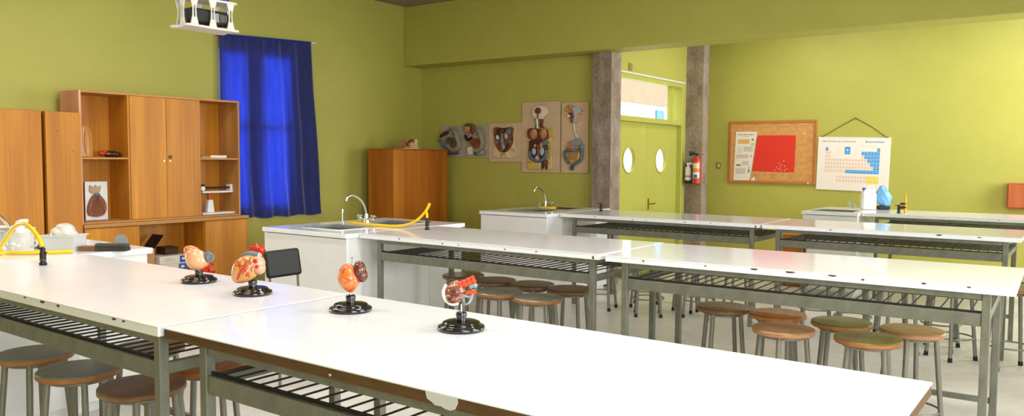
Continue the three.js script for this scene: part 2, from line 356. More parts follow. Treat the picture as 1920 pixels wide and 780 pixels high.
// ---------------------------------------------------------------- sink units
function basin(cx, cz, w, d) {
  const r = .03, x0 = cx - w / 2, z0 = cz - d / 2, t = .002, dep = .15, g = [];
  g.push(bx(w, t, d, cx, -dep, cz, .0008), bx(t, dep, d, x0, -dep, cz, .0008), bx(t, dep, d, x0 + w, -dep, cz, .0008), bx(w, dep, t, cx, -dep, z0, .0008), bx(w, dep, t, cx, -dep, z0 + d, .0008));
  const o = w / 2 + .018, q = d / 2 + .018;
  g.push(ext(poly(rect(-o, o, -q, q), [rect(-o + .018, o - .018, -q + .018, q - .018)]), .004, .001).rotateX(-Math.PI / 2).translate(cx, .0005, cz));
  g.push(cyl(.03, .03, .003, cx, -dep + .002, cz, 20));
  return g;
}
function faucet(parent, x, z, dir, mat = M.chrome) {      // spout leans along +-z
  const f = part('faucet', [cyl(.026, .03, .03, x, 0, z, 16), rod(V(x - .09, .035, z), V(x + .09, .035, z), .014, 10), cyl(.016, .02, .05, x, .03, z, 14)], mat, parent, 'chrome mixer tap');
  part('spout', tube([[x, .05, z], [x, .12, z + dir * .01], [x, .19, z + dir * .05], [x, .235, z + dir * .12], [x, .245, z + dir * .19], [x, .22, z + dir * .225], [x, .2, z + dir * .23]], .0095, 48, 10), mat, f);
  for (const s of [-1, 1]) part('tap_handle', [cyl(.02, .016, .035, x + s * .085, .04, z, 10), rod(V(x + s * .085 - .03, .062, z), V(x + s * .085 + .03, .062, z), .006, 8), rod(V(x + s * .085, .062, z - .03), V(x + s * .085, .062, z + .03), .006, 8)], mat, f);
}
function sinkUnit(label, x0, x1, zf, zr, o = {}) {
  const H = .94, th = .035, cx = (x0 + x1) / 2, cz = (zf + zr) / 2, w = x1 - x0, d = zf - zr;
  const t = thing('sink_unit', label, 'sink', [cx, 0, cz], 0, 'white sink units');
  const hw = w / 2, hd = d / 2, zb = o.basins ?? [hd - .4, -hd + .36], bw = .42, bd = .34;
  const bX = o.bx ?? 0, holes = zb.map((z) => rect(bX - bw / 2, bX + bw / 2, -z - bd / 2, -z + bd / 2));
  part('worktop', ext(poly(rect(-hw, hw, -hd, hd), holes), th, .003).rotateX(-Math.PI / 2).translate(0, H - th, 0), M.top, t);
  const e = .018, B = H - th - .0005;
  part('side_panel', bb(hw - .03, hw - .012, .06, B, hd - .03, -hd + .03, .002), M.cabinetWhite, t);
  part('side_panel', bb(-hw + .012, -hw + .03, .06, B, hd - .03, -hd + .03, .002), M.cabinetWhite, t);
  part('back_panel', bb(-hw + .0305, hw - .0305, .06, B, -hd + .03, -hd + .048, .002), M.cabinetWhite, t);
  part('plinth', bb(-hw + .04, hw - .04, 0, .06, hd - .06, -hd + .06, .002), M.cabinetWhite, t);
  part('door', bb(-hw + .012, hw - .012, .065, B - .006, hd - .012, hd - .0295, .002), M.cabinetWhite, t);
  part('corner_trim', bb(hw - .014, hw - .004, .06, B, hd - .012, hd - .03, .001), M.edgeWhite, t);
  for (const z of [hd * .25, -hd * .35]) part('panel_joint', bb(hw - .013, hw - .009, .06, B - .03, z, z - .018, .001), M.cabinetWhite, t);
  const top = new THREE.Group(); top.name = 'sink_top'; top.position.y = H; t.add(top);
  for (const z of zb) part('basin', basin(bX, z, bw - .004, bd - .004), M.inox, top);
  if (!o.noTap) faucet(top, o.tapX ?? .02, o.tapZ ?? (zb[0] + zb[1]) / 2, 1);
  if (o.stick) part('standpipe', [cyl(.012, .016, .02, ...o.stick, 12), rod(V(o.stick[0], 0, o.stick[2]), V(o.stick[0], .105, o.stick[2]), .006, 10), cyl(.012, .01, .03, o.stick[0], .1, o.stick[2], 12)], M.chrome, top);
  return t;
}
sinkUnit('white sink unit in the front row carrying the plastic tubs', -5.75, -4.69, -1.25, -2.66, { basins: [.3, -.32], bx: -.14, tapX: -.02, tapZ: -.13 });
sinkUnit('white sink unit in the second row behind the black chair', -5.44, -4.45, -4.02, -5.4, { basins: [.32, -.3], tapX: -.14, tapZ: -.12, stick: [-.2, 0, .1] });
sinkUnit('white sink unit in the third row below the relief boards', -5.4, -4.52, -6.8, -8.12, { basins: [.26, -.28], tapX: -.15, tapZ: -.2 });
sinkUnit('white sink unit in the last row beneath the cork board', -2.66, -2.06, -9.2, -10.3, { basins: [.25], noTap: true });

// gas taps standing on the benches
function gasTap(label, x, z, H = .94) {
  const t = thing('gas_tap', label, 'tap', [x, H, z], 0, 'black gas taps on the benches');
  part('turret', lathe([[0, 0], [.018, 0], [.019, .012], [.013, .016], [.015, .03], [.016, .062], [.012, .068], [.013, .085], [.008, .092], [0, .093]], 18), M.black, t);
  part('collar', new THREE.TorusGeometry(.0165, .002, 6, 20).rotateX(Math.PI / 2).translate(0, .028, 0), M.steel, t);
  part('nozzle', rod(V(0, .078, 0), V(-.035, .088, .01), .006, 10, .004), M.black, t);
  part('lever', rod(V(0, .06, 0), V(.028, .066, -.006), .005, 8), M.black, t);
  return t;
}
gasTap('black gas tap with yellow hose on the front row bench', -4.363, -1.88);
gasTap('black gas tap holding the yellow hose on the second row bench', -4.242, -4.68);
gasTap('black gas tap in front of the concrete column', -4.34, -7.6);
gasTap('black gas tap with yellow lighter on the last row bench', -1.72, -9.55);

// yellow hoses
{
  const t = thing('yellow_hose', 'yellow rubber hose arching over the front row sink unit', 'hose');
  part('hose', tube([[-4.363, 1.035, -1.88], [-4.385, 1.085, -1.87], [-4.5, 1.145, -1.86], [-4.66, 1.12, -1.87], [-4.79, 1.02, -1.86], [-4.87, .965, -1.86], [-4.95, .952, -1.87], [-4.97, .952, -1.94], [-4.9, .952, -2.0], [-4.83, .952, -2.1], [-4.77, .952, -2.22]], .011, 90, 10), M.yellowHose, t);
}
{
  const t = thing('yellow_hose', 'yellow rubber hose lying along the second row sink unit', 'hose');
  part('hose', tube([[-5.13, .953, -4.68], [-5.0, .953, -4.66], [-4.8, .953, -4.65], [-4.6, .953, -4.66], [-4.47, .967, -4.67], [-4.36, 1.005, -4.675], [-4.28, 1.065, -4.68], [-4.235, 1.115, -4.68], [-4.215, 1.15, -4.68]], .011, 70, 10), M.yellowHose, t);
  part('branch', tube([[-4.262, 1.088, -4.68], [-4.245, 1.07, -4.68], [-4.242, 1.035, -4.68]], .0095, 12, 8), M.yellowHose, t);
}
{
  const t = thing('yellow_hose', 'short yellow hose coiled at the third row tap', 'hose', [-5.0, .9445, -7.52]);
  part('hose', tube([[-.1, .012, 0], [-.03, .012, .02], [.05, .012, .01], [.1, .012, -.03], [.02, .012, -.05], [-.08, .012, -.04]], .011, 50, 8, true), M.yellowHose, t);
}
{
  const t = thing('gas_lighter', 'yellow gas lighter clipped to the last row gas tap', 'lighter', [-1.655, .941, -9.55]);
  part('body', [cyl(.012, .014, .12, 0, 0, 0, 12), cyl(.007, .011, .09, 0, .12, 0, 12)], std({ color: '#f0b41e', roughness: .35 }), t);
  part('clip', [rod(V(-.05, .1, 0), V(.01, .105, 0), .014, 8), rod(V(-.05, .06, 0), V(.01, .065, 0), .016, 8)], std({ color: '#4a2f1c', roughness: .5 }), t);
}

// ---------------------------------------------------------------- stools
function makeStool(seatMat, kind) {
  const t = new THREE.Group(); t.name = 'stool';
  const R = .164, h = .6;
  part('seat', metreUV(lathe([[0, h], [R - .008, h], [R - .002, h - .003], [R, h - .008]], 40)), seatMat, t);
  part('seat_edge', lathe([[R, h - .0085], [R, h - .024], [R - .006, h - .03], [0, h - .03]], 40), kind > 2 ? M.seatEdge : seatMat, t, kind > 2 ? 'brown plywood edge' : undefined);
  for (let i = 0; i < 4; i++) {
    const a = Math.PI / 4 + (i * Math.PI) / 2, c = Math.cos(a), s = Math.sin(a);
    part('leg', rod(V(c * .165, .03, s * .165), V(c * .118, h - .031, s * .118), .0138, 10), M.stoolSteel, t);
    part('rubber_foot', rod(V(c * .168, 0, s * .168), V(c * .1647, .034, s * .1647), .0165, 10, .0155), M.rubber, t);
  }
  part('foot_ring', new THREE.TorusGeometry(.15, .0065, 8, 36).rotateX(Math.PI / 2).translate(0, .17, 0), M.stoolSteel, t);
  part('under_ring', new THREE.TorusGeometry(.118, .008, 8, 30).rotateX(Math.PI / 2).translate(0, h - .042, 0), M.stoolSteel, t);
  return t;
}
const stoolKinds = M.seats.map(makeStool);
function stool(x, z, kind, label, group, turn = 0) { const s = copy(stoolKinds[kind], [x, 0, z], turn, label, group); s.userData.category = 'stool'; return s; }
const G1 = 'stools under the front row bench', G2 = 'stools under the second row bench', G3 = 'stools under the third row bench';
stool(-3.915, -1.64, 4, 'grey green topped stool closest to the front row sink unit', G1, .2);
stool(-3.467, -1.625, 4, 'grey green topped stool between two others under the chipped front bench', G1, .5);
stool(-3.025, -1.66, 0, 'dark brown topped stool beside the end leg of the chipped front bench', G1, .1);
stool(-3.12, -2.01, 1, 'orange brown wooden stool where the two front row benches meet', G1, .7);
stool(-3.62, -2.02, 0, 'dark stool at the far side under the chipped front bench', G1, .35);
stool(-1.2, -2.0, 4, 'grey topped stool under the brown edged front bench', G1, .3);
stool(-3.96, -4.79, 0, 'dark brown stool nearest the second row sink unit', G2, .1);
const backLabel = 'dark brown stool at the far side under the hose bench';
for (const [x, z] of [[-3.61, -4.73], [-3.28, -4.75], [-2.945, -4.74]]) stool(x, z, 0, backLabel, G2, x);
for (const [x, z] of [[-3.27, -4.34], [-2.925, -4.31]]) stool(x, z, 4, 'grey brown stool at the near side under the hose bench', G2, x);
stool(-1.828, -4.745, 0, 'brown stool at the far side beside the joint of the second row benches', G2, .6);
stool(-1.492, -4.735, 1, 'reddish brown stool at the far side under the second row aisle bench', G2, .2);
stool(-1.33, -4.33, 2, 'light striped wooden stool at the near side under the second row aisle bench', G2, .9);
stool(-1.122, -4.71, 3, 'olive green topped stool under the second row aisle bench', G2, .4);
stool(-.909, -4.36, 3, 'olive striped wooden stool at the near side under the second row aisle bench', G2, .1);
stool(-.763, -4.72, 2, 'tan wooden stool next to the aisle end leg of the second row', G2, .75);
const G3b = 'stools under the third row aisle bench';
for (const [x, z, r] of [[-3.98, -7.0, .2], [-3.45, -6.98, .5], [-3.02, -7.2, .1], [-2.76, -7.56, .7], [-3.7, -7.4, .3], [-3.28, -7.5, .3]]) stool(x, z, 0, 'brown wooden stool under the third row bench by the door', G3, r);
for (const [x, z, r] of [[-2.0, -7.45, .3], [-1.64, -7.25, .35], [-1.22, -6.86, .5], [-.98, -7.4, .2], [-.84, -6.88, .9], [-1.4, -7.6, .1], [-.45, -6.78, .4]]) stool(x, z, 0, 'brown wooden stool under the third row aisle bench', G3b, r);

// ---------------------------------------------------------------- black chairs
function chair(label, pos, turn) {
  const t = thing('chair', label, 'chair', pos, turn);
  part('seat', new RoundedBoxGeometry(.36, .06, .38, 3, .025).translate(0, .45, .1), M.black, t);
  part('backrest', new RoundedBoxGeometry(.25, .19, .05, 4, .022).rotateX(-.2).rotateZ(.06).translate(-.01, .765, -.1), M.black, t);
  for (const s of [-1, 1]) {
    part('back_post', tube([[s * .1, .43, -.07], [s * .1, .53, -.09], [s * .1, .76, -.115]], .009, 16, 8), M.steel, t);
    part('leg', rod(V(s * .17, 0, .28), V(s * .16, .42, .24), .011, 8), M.steel, t);
    part('leg', rod(V(s * .17, 0, -.1), V(s * .16, .42, -.06), .011, 8), M.steel, t);
  }
  for (const z of [.24, -.06]) part('seat_rail', bx(.34, .02, .02, 0, .402, z), M.steel, t);
}
chair('black padded chair standing before the second row sink unit', [-4.47, 0, -3.52], 1.25);

// ---------------------------------------------------------------- wooden cabinets along the left wall
{   // two plain wardrobe cabinets
  const mk = (label, z0, z1, m, lean) => {
    const t = thing('wardrobe_cabinet', label, 'cabinet', [XL + .02, 0, (z0 + z1) / 2], 0);
    const w = z0 - z1, d = .46;
    part('carcass', [bb(.0, d - .022, .0, 1.872, w / 2, w / 2 - .018), bb(.0, d - .022, 0, 1.872, -w / 2 + .018, -w / 2), bb(0, d - .022, 1.872, 1.89, w / 2, -w / 2), bb(0, .012, .05, 1.872, w / 2 - .018, -w / 2 + .018), bb(0, d - .022, .05, .068, w / 2 - .018, -w / 2 + .018)], M.woods[2], t);
    const dr = part('door', bb(d - .021, d, .05, 1.888, w / 2 - .001, -w / 2 + .001, .003), m, t);
    if (lean) for (const [y, z] of [[1.72, .05], [1.55, -.08]]) part('screw_hole', new THREE.CylinderGeometry(.005, .005, .003, 8).rotateZ(Math.PI / 2).translate(d + .0005, y, z), M.chip, dr);
  };
  mk('wide plain wooden wardrobe cabinet against the green wall', -2.3, -3.158, M.woods[1], false);
  mk('narrow plain wooden cabinet squeezed beside the tall shelving unit', -3.186, -3.482, M.woods[2], true);
}
const CX = -7.32;
{   // base unit with worktop
  const t = thing('base_cabinet', 'low wooden cabinet with open middle bay and worktop', 'cabinet', [XL + .085, 0, -4.35]);
  const d = CX + .03 - XL - .085, hw = .852, z = (v) => v + 4.35;
  part('worktop', bb(0, d + .015, .855, .888, hw + .01, -hw - .01, .004, true), M.woodEdge, t);
  part('carcass', [bb(0, d - .02, 0, .854, hw, hw - .02), bb(0, d - .02, 0, .854, -hw + .02, -hw), bb(0, d - .02, .08, .854, z(-4.0), z(-4.02)), bb(0, d - .02, .08, .854, z(-4.69), z(-4.71)), bb(0, d - .02, .06, .08, hw - .02, -hw + .02)], M.woods[2], t);
  part('back_panel', bb(0, .015, .0805, .854, hw - .0205, -hw + .0205, .001), M.woods[1], t);
  part('shelf', bb(.016, d - .03, .345, .363, z(-4.021), z(-4.689), .002, true), M.woods[1], t);
  part('plinth', bb(.02, d - .05, 0, .06, hw - .03, -hw + .03), M.black, t);
  part('door', bb(d - .019, d, .07, .85, hw - .002, z(-4.005), .003), M.woods[0], t);
  part('door', bb(d - .019, d, .07, .85, z(-4.7), -hw + .002, .003), M.woods[0], t);
}
{   // shelving unit with two doors standing on the base unit
  const t = thing('shelving_cabinet', 'tall wooden shelving cabinet with two doors and open side bays', 'cabinet', [XL + .085, .889, -4.315]);
  const d = CX - XL - .085, hw = .825, H = 1.205, z = (v) => v + 4.315;
  const side = part('side_panel', bb(0, d, 0, H, hw, hw - .02, .002), M.woodPink, t, 'pinkish veneered side');
  part('side_panel', bb(0, d, 0, H, -hw + .02, -hw, .002), M.woodEdge, t);
  part('top_panel', bb(0, d, H - .02, H, hw - .0205, -hw + .0205, .002, true), M.woodEdge, t);
  part('bottom_panel', bb(0, d, 0, .018, hw - .0205, -hw + .0205, .002, true), M.woodEdge, t);
  part('back_panel', bb(0, .01, .018, H - .02, hw - .0205, -hw + .0205, .001), M.woods[1], t);
  for (const v of [-3.94, -4.672]) part('divider', bb(.0105, d - .002, .0185, H - .0205, z(v) + .009, z(v) - .009, .002), M.woods[1], t);
  part('shelf', bb(.011, d - .005, .588, .605, hw - .021, z(-3.93), .002, true), M.woodEdge, t);
  part('shelf', bb(.011, d - .005, .588, .605, z(-4.682), -hw + .021, .002, true), M.woodEdge, t);
  for (const [a, b, k] of [[-3.952, -4.312, 1], [-4.315, -4.662, -1]]) {
    const dr = part('door', bb(d - .021, d + .001, .02, H - .022, z(a), z(b), .003), M.woods[k > 0 ? 0 : 1], t);
    part('lock', new THREE.CylinderGeometry(.011, .011, .008, 14).rotateZ(Math.PI / 2).translate(d + .004, .575, z(k > 0 ? b : a) + k * .03), M.brass, dr);
    if (k < 0) part('escutcheon', new THREE.CylinderGeometry(.02, .02, .006, 14).rotateZ(Math.PI / 2).translate(d + .003, .612, z(a) - .034), std({ color: '#6b3f1c', roughness: .5 }), dr);
  }
}
{
  const t = thing('anatomical_model', 'tall golden rounded model on the upper left cabinet shelf', 'model', [-7.5, 1.4945, -3.615]);
  part('body', lathe([[0, 0], [.07, 0], [.075, .01], [.072, .1], [.07, .18], [.058, .25], [.035, .29], [0, .3]], 28).scale(.8, 1, 1), std({ map: woodTex([226, 172, 96], [176, 112, 44], 901, 3, 1), roughness: .35 }), t);
  part('ridge', tube([[.057, .02, .01], [.06, .12, .02], [.056, .2, .015], [.035, .27, 0]], .008, 20, 8), M.woodEdge, t);
}
{
  const t = thing('organ_model', 'dark glossy organ model with red tip on the cabinet shelf', 'model', [-7.46, 1.4945, -3.815]);
  const g = ball(.05, .032, .085, 0, .032, -.02, 24, 16);
  part('lobe', [g, ball(.04, .026, .045, .01, .028, -.07)], phys({ color: '#3a1a0e', roughness: .25, clearcoat: .5 }), t);
  part('red_tip', [ball(.03, .026, .034, .012, .036, .065), ball(.018, .018, .022, .014, .05, .04)], phys({ color: '#b53216', roughness: .3 }), t);
}
{
  const t = thing('shell_plaque', 'white plaque with brown fan shaped relief in the shelving cabinet', 'plaque', [-7.52, .908, -3.735]);
  t.rotation.y = Math.PI / 2 - .1;
  part('board', bx(.2, .36, .012, 0, 0, -.03, .003), M.whitePlastic, t);
  const fan = [[-.085, .06], [-.06, .04], [0, .03], [.06, .05], [.082, .1], [.078, .16], [.05, .21], [.02, .235], [-.03, .235], [-.06, .2], [-.085, .13]];
  part('fan_relief', ext(smooth(fan), .02, .006, -.024), std({ map: woodTex([150, 84, 44], [104, 54, 26], 911, 8, 1), roughness: .5 }), t);
  for (let i = -3; i <= 3; i++) part('fan_rib', rod(V(i * .004, .215, -.003), V(i * .022, .055 + Math.abs(i) * .004, -.003), .003, 6), std({ color: '#7a4522', roughness: .5 }), t);
  part('knob', ball(.028, .018, .012, .0, .235, -.005), std({ color: '#5f6c74', roughness: .4 }), t);
  part('crown', ext(smooth([[-.06, .26], [0, .25], [.03, .27], [.035, .32], [.01, .31], [-.01, .33], [-.03, .31], [-.06, .325]]), .016, .004, -.024), std({ color: '#b59a78', roughness: .6 }), t);
}
{
  const t = thing('book', 'white book lying on the right cabinet shelf', 'book', [-7.48, 1.4945, -4.93]);
  part('cover', bx(.19, .028, .19, 0, 0, 0, .003), M.whitePlastic, t);
  part('pages', bx(.186, .018, .192, 0, .005, .001, .001), M.grey, t);
  const r = thing('wooden_ruler', 'short wooden strip beside the white book', 'ruler', [-7.45, 1.4945, -4.76]);
  part('strip', bx(.2, .02, .11, 0, 0, 0, .002, true), M.woodEdge, r);
  part('end_cap', bx(.03, .022, .02, .07, 0, -.065, .002), M.brass, r);
}
{
  const t = thing('beam_balance', 'white laboratory beam balance in the shelving cabinet', 'balance', [-7.47, .908, -4.91]);
  part('base', bx(.16, .02, .4, 0, 0, -.03, .006), M.whitePlastic, t);
  part('pillar', ext(poly([[-.042, .02], [.042, .02], [.026, .15], [-.026, .15]]), .05, .005, -.025).rotateY(Math.PI / 2).translate(0, 0, .04), M.whitePlastic, t);
  part('red_stem', bx(.02, .07, .024, 0, .151, .045, .003), M.red, t);
  part('tray', bx(.1, .02, .36, 0, .222, -.03, .006), M.whitePlastic, t);
  part('end_bracket', bx(.09, .075, .03, 0, .235, -.2, .012), M.whitePlastic, t);
  part('weight_beam', [rod(V(.02, .275, .13), V(.02, .275, -.19), .009, 8), rod(V(-.02, .275, .13), V(-.02, .275, -.19), .009, 8), bx(.07, .07, .04, 0, .243, .13, .008)], M.black, t);
  part('dial', new THREE.CylinderGeometry(.024, .024, .02, 18).rotateZ(Math.PI / 2).translate(.045, .27, .145), M.whitePlastic, t);
}
{   // in the open bay
  const blue = std({ color: '#1f4fb0', roughness: .5 });
  const mk = (y, dz, label) => {
    const t = thing('carton', label, 'box', [-7.5, y, -4.388 + dz]);
    part('box', bx(.26, .078, .3, 0, 0, 0, .003), std({ color: '#e6e0d2', roughness: .7 }), t);
    part('label_panel', bb(.1302, .1314, .006, .072, -.062, -.146, .0005), blue, t, 'blue printed panel');
    part('logo', bb(.1315, .1322, .03, .054, -.085, -.122, .0003), M.whitePlastic, t);
    for (let i = 0; i < 3; i++) part('print_line', bb(.1302, .1308, .052 - i * .013, .0555 - i * .013, .1, .02 - i * .02, .0003), M.card, t);
  };
  mk(.3645, 0, 'white carton with blue label at the bottom of the stack');
  mk(.4435, -.012, 'white carton with blue label on top of the stack');
  const c = thing('cardboard_box', 'open cardboard box with dark flaps in the low cabinet', 'box', [-7.54, .3645, -4.128]);
  part('box_body', [bb(-.12, .12, 0, .01, -.1, .1), bb(-.12, -.11, .01, .24, -.1, .1), bb(.11, .12, .01, .24, -.1, .1), bb(-.11, .11, .01, .24, -.1, -.09), bb(-.11, .11, .01, .24, .09, .1)], M.card, c);
  part('flap', bx(.2, .006, .16, 0, 0, 0).rotateX(.9).translate(.02, .3, -.15), M.black, c);
  part('flap', bx(.2, .006, .12, 0, 0, 0).rotateX(-.35).translate(.02, .268, .04), M.black, c);
  const b = thing('dark_box', 'small dark brown box behind the white cartons', 'box', [-7.62, .3645, -4.43]);
  b.position.set(-7.55, .5225, -4.44);
  part('box', bx(.16, .06, .14), std({ color: '#4a2d16', roughness: .7 }), b);
  part('lid', bx(.165, .014, .145, 0, .0605, 0), std({ color: '#3c2412', roughness: .7 }), b);
}
// corner cabinet
{
  const t = thing('corner_cabinet', 'orange brown two door cabinet standing in the corner', 'cabinet', [-7.1, 0, -7.73]);
  const hw = .52, d = .45, H = 1.63;
  part('carcass', [bb(-d, -.022, 0, H - .02, hw, hw - .02), bb(-d, -.022, 0, H - .02, -hw + .02, -hw), bb(-d, -d + .012, .05, H - .02, hw - .02, -hw + .02), bb(-d, -.022, .04, .06, hw - .02, -hw + .02)], M.cornerWood[1], t);
  part('top_panel', bb(-d, .002, H - .0195, H, hw, -hw, .002, true), M.cornerWood[1], t);
  part('door', bb(-.021, 0, .045, H - .021, hw - .001, .012, .003), M.cornerWood[0], t);
  part('door', bb(-.021, 0, .045, H - .021, .009, -hw + .012, .003), M.cornerWood[1], t);
  const e = thing('ear_model', 'anatomical ear model on a white base atop the corner cabinet', 'model', [-7.16, 1.6305, -7.56]);
  e.rotation.y = .75;
  part('base', bx(.2, .008, .13, .03, 0, 0, .003), M.whitePlastic, e);
  const bone = std({ color: '#caa56e', roughness: .55 }), brown = std({ color: '#7a3516', roughness: .45 });
  part('mount_plate', bx(.045, .115, .06, .085, .008, -.01, .008), bone, e);
  part('bone', [ball(.05, .04, .04, .035, .05, 0), ball(.05, .022, .03, .05, .03, .02)], bone, e);
  part('canal', [ball(.048, .036, .036, .03, .086, -.005), ball(.025, .02, .025, -.02, .062, 0)], brown, e);
  part('auricle', new THREE.TorusGeometry(.028, .014, 10, 20).rotateY(.5).scale(1, 1.2, 1).translate(-.06, .058, 0), std({ color: '#a6512a', roughness: .45 }), e);
  part('stem', cyl(.006, .008, .04, .0, .008, 0), M.grey, e);
}

// ---------------------------------------------------------------- curtain, rod, projector
{
  const nx = 110, ny = 60, top = 2.86, bot = .815, g = new THREE.PlaneGeometry(1, 1, nx, ny), p = g.attributes.position;
  for (let i = 0; i < p.count; i++) {
    const u = p.getX(i) + .5, v = p.getY(i) + .5, k = 1 - v;
    const width = 1.26 + .13 * k, z = -5.165 - u * width - .012 * Math.sin(v * 9 + u * 4) * k;
    const fold = .028 * Math.sin(u * 34 + Math.sin(v * 2.2) * .7) + .016 * Math.sin(u * 71 + v * 1.3) + .02 * Math.sin(u * 13 + v * 1.1 + .8) + .008 * Math.sin(v * 17 + u * 23) * Math.sin(u * 9);
    const y = bot + (top - bot) * v + (v < .02 ? .01 * Math.sin(u * 26) : 0) + .06 * (u - .5) * v;
    p.setXYZ(i, XL + .048 + fold * (.34 + .3 * k), y, z);
  }
  g.computeVertexNormals();
  const t = thing('curtain', 'blue curtain hanging over the window', 'curtain');
  part('cloth', g, M.curtain, t);
  part('top_hem', tube([[XL + .045, 2.828, -5.165], [XL + .045, 2.86, -5.8], [XL + .045, 2.888, -6.43]], .014, 30, 8), std({ color: '#12298c', roughness: .95 }), t);
  const r = thing('curtain_rod', 'thin white rod carrying the blue curtain', 'rod');
  part('rod', rod(V(XL + .045, 2.83, -5.12), V(XL + .045, 2.892, -6.5), .009, 10), M.whitePlastic, r);
  part('bracket', rod(V(XL, 2.831, -5.14), V(XL + .045, 2.831, -5.14), .01, 8), M.whitePlastic, r);
  part('bracket', rod(V(XL, 2.891, -6.47), V(XL + .045, 2.891, -6.47), .01, 8), M.whitePlastic, r);
}
{
  const t = thing('projector', 'ceiling projector inside a white security cage', 'projector', [-5.0, 2.375, -3.25]);
  const hw = .088, hd = .168, wht = std({ color: '#d6d0c6', roughness: .5 });
  const plate = (s) => { const a = hw * s, b = hd * s; return smooth([[-a, -b], [0, -b * .93], [a, -b], [a * .93, 0], [a, b], [0, b * .93], [-a, b], [-a * .93, 0]], 64); };
  part('cage_plate', ext(plate(1.16), .016, .004).rotateX(-Math.PI / 2), wht, t);
  part('cage_plate', ext(plate(1.1), .014, .004).rotateX(-Math.PI / 2).translate(0, .19, 0), wht, t);
  const arm = () => ext(poly([[-.03, 0], [-.015, .06], [-.013, .11], [-.03, .178], [.03, .178], [.013, .11], [.015, .06], [.03, 0]], [rect(-.006, .006, .05, .13)]), .01, .002);
  for (const z of [-.138, 0, .138]) {
    part('cage_arm', arm().rotateY(Math.PI / 2).translate(hw - .004, .014, z), wht, t);
    part('cage_arm', arm().rotateY(Math.PI / 2).translate(-hw - .004, .014, z), wht, t);
  }
  for (const z of [hd - .004, -hd - .004]) part('cage_arm', arm().translate(0, .014, z), wht, t);
  const body = part('body', new RoundedBoxGeometry(.13, .1, .29, 3, .02).translate(0, .085, 0), M.black, t);
  part('vent_panel', bx(.004, .06, .055, .066, .055, -.035, .001), M.grey, body);
  part('lens', [new THREE.CylinderGeometry(.032, .036, .03, 24).rotateX(Math.PI / 2).translate(.015, .085, -.152)], M.blackGloss, body);
  for (let i = 0; i < 7; i++) part('vent_slat', bx(.004, .05, .005, .066, .06, -.075 - i * .008, .001), M.steel, body);
  part('pole', cyl(.022, .022, HC - 2.375 - .2, 0, .2, 0, 16), wht, t);
  part('ceiling_plate', cyl(.07, .07, .012, 0, HC - 2.375 - .0125, 0, 20), wht, t);
  part('cable_box', [bx(.11, .05, .18, .01, .206, -.01, .01)], M.black, t);
  part('cable_clip', bx(.05, .05, .05, .035, .207, -.13, .006), std({ color: '#1a2a8a', roughness: .4 }), t, 'blue plug');
}

// ---------------------------------------------------------------- anatomy relief boards on the back wall
function veinTex(base, veins, seed, n = 46) {
  const c = document.createElement('canvas'); c.width = c.height = 256; const x = c.getContext('2d'); let s = seed; const r = () => { s = (s * 1664525 + 1013904223) >>> 0; return s / 4294967296; };
  x.fillStyle = base; x.fillRect(0, 0, 256, 256);
  for (let i = 0; i < n; i++) { x.strokeStyle = veins[i % veins.length]; x.lineWidth = 2 + r() * 7; x.beginPath(); let a = r() * 256, b = r() * 256; x.moveTo(a, b); for (let k = 0; k < 5; k++) { a += (r() - .5) * 50; b += r() * 30 - 6; x.lineTo(a, b); } x.stroke(); }
  const t = new THREE.CanvasTexture(c); t.colorSpace = THREE.SRGBColorSpace; t.wrapS = t.wrapT = THREE.RepeatWrapping;
  return t;
}
const painted = (base, veins, seed, n = 40, rough = .55) => std({ map: veinTex(base, veins, seed, n), roughness: rough });
const flesh = painted('#c08a56', ['#9a6034', '#d2a878', '#7d4522'], 31), cream = painted('#d8c094', ['#c4a266', '#e4d3ae', '#b98f58'], 33), liver = painted('#4f1d10', ['#6a2c18', '#34110a', '#7a4a30'], 35), rust = painted('#80421f', ['#5c2812', '#9c6238', '#43180c'], 37), bluegrey = painted('#5d6d72', ['#3e4c52', '#84949a'], 39), bone = painted('#ded2bc', ['#c8b696', '#ece4d4'], 41), yolk = painted('#cdac54', ['#b08a34', '#e2cb86'], 43), plaster = painted('#8f8676', ['#6c6252', '#a89e8c', '#4c4234'], 45), plasterDark = painted('#5c4e3c', ['#3a2f22', '#7a6a54'], 47), paleBlue = painted('#a9b8bf', ['#7d8f98', '#ccd6da'], 49);
function board(name, label, x0, y0, x1, y1, z, mat, mapBox) {
  const W = x1 - x0, H = y1 - y0, t = thing(name, label, 'relief', [x0, y0, ZP + .0015], 0, 'anatomy relief boards on the green wall');
  part('backing_board', bb(0, W, 0, H, 0, z, .004), mat, t);
  const [a, b, c, d] = mapBox, m = (x, y) => [((x - a) / (c - a)) * W, ((d - y) / (d - b)) * H];
  const k = W / (c - a);
  return {
    t, z, m,
    slab: (n, pts, mt, dp = .03, bv = .01, base = 0) => part(n, ext(smooth(pts.map(([x, y]) => m(x, y)), Math.max(28, pts.length * 6)), dp, bv, z + base + .0005, 3), mt, t),
    blob: (n, x, y, rx, ry, mt, dp = .03, base = 0) => { const [u, v] = m(x, y); return part(n, ball(rx * k, ry * k, dp, u, v, z + base, 18, 12), mt, t); },
    hose: (n, pts, r, mt, base = .012, closed = false) => part(n, tube(pts.map(([x, y, q = 0]) => { const [u, v] = m(x, y); return V(u, v, z + base + q); }), r * k, pts.length * 8, 8, closed), mt, t),
  };
}
const boardTan = std({ map: mottle([206, 176, 140], 7, 801, 2, 2), roughness: .7 }), boardGrey = std({ map: mottle([172, 160, 142], 8, 811, 2, 2), roughness: .7 });
const q = (y) => 1.5 + (y - 1.5) * .994;
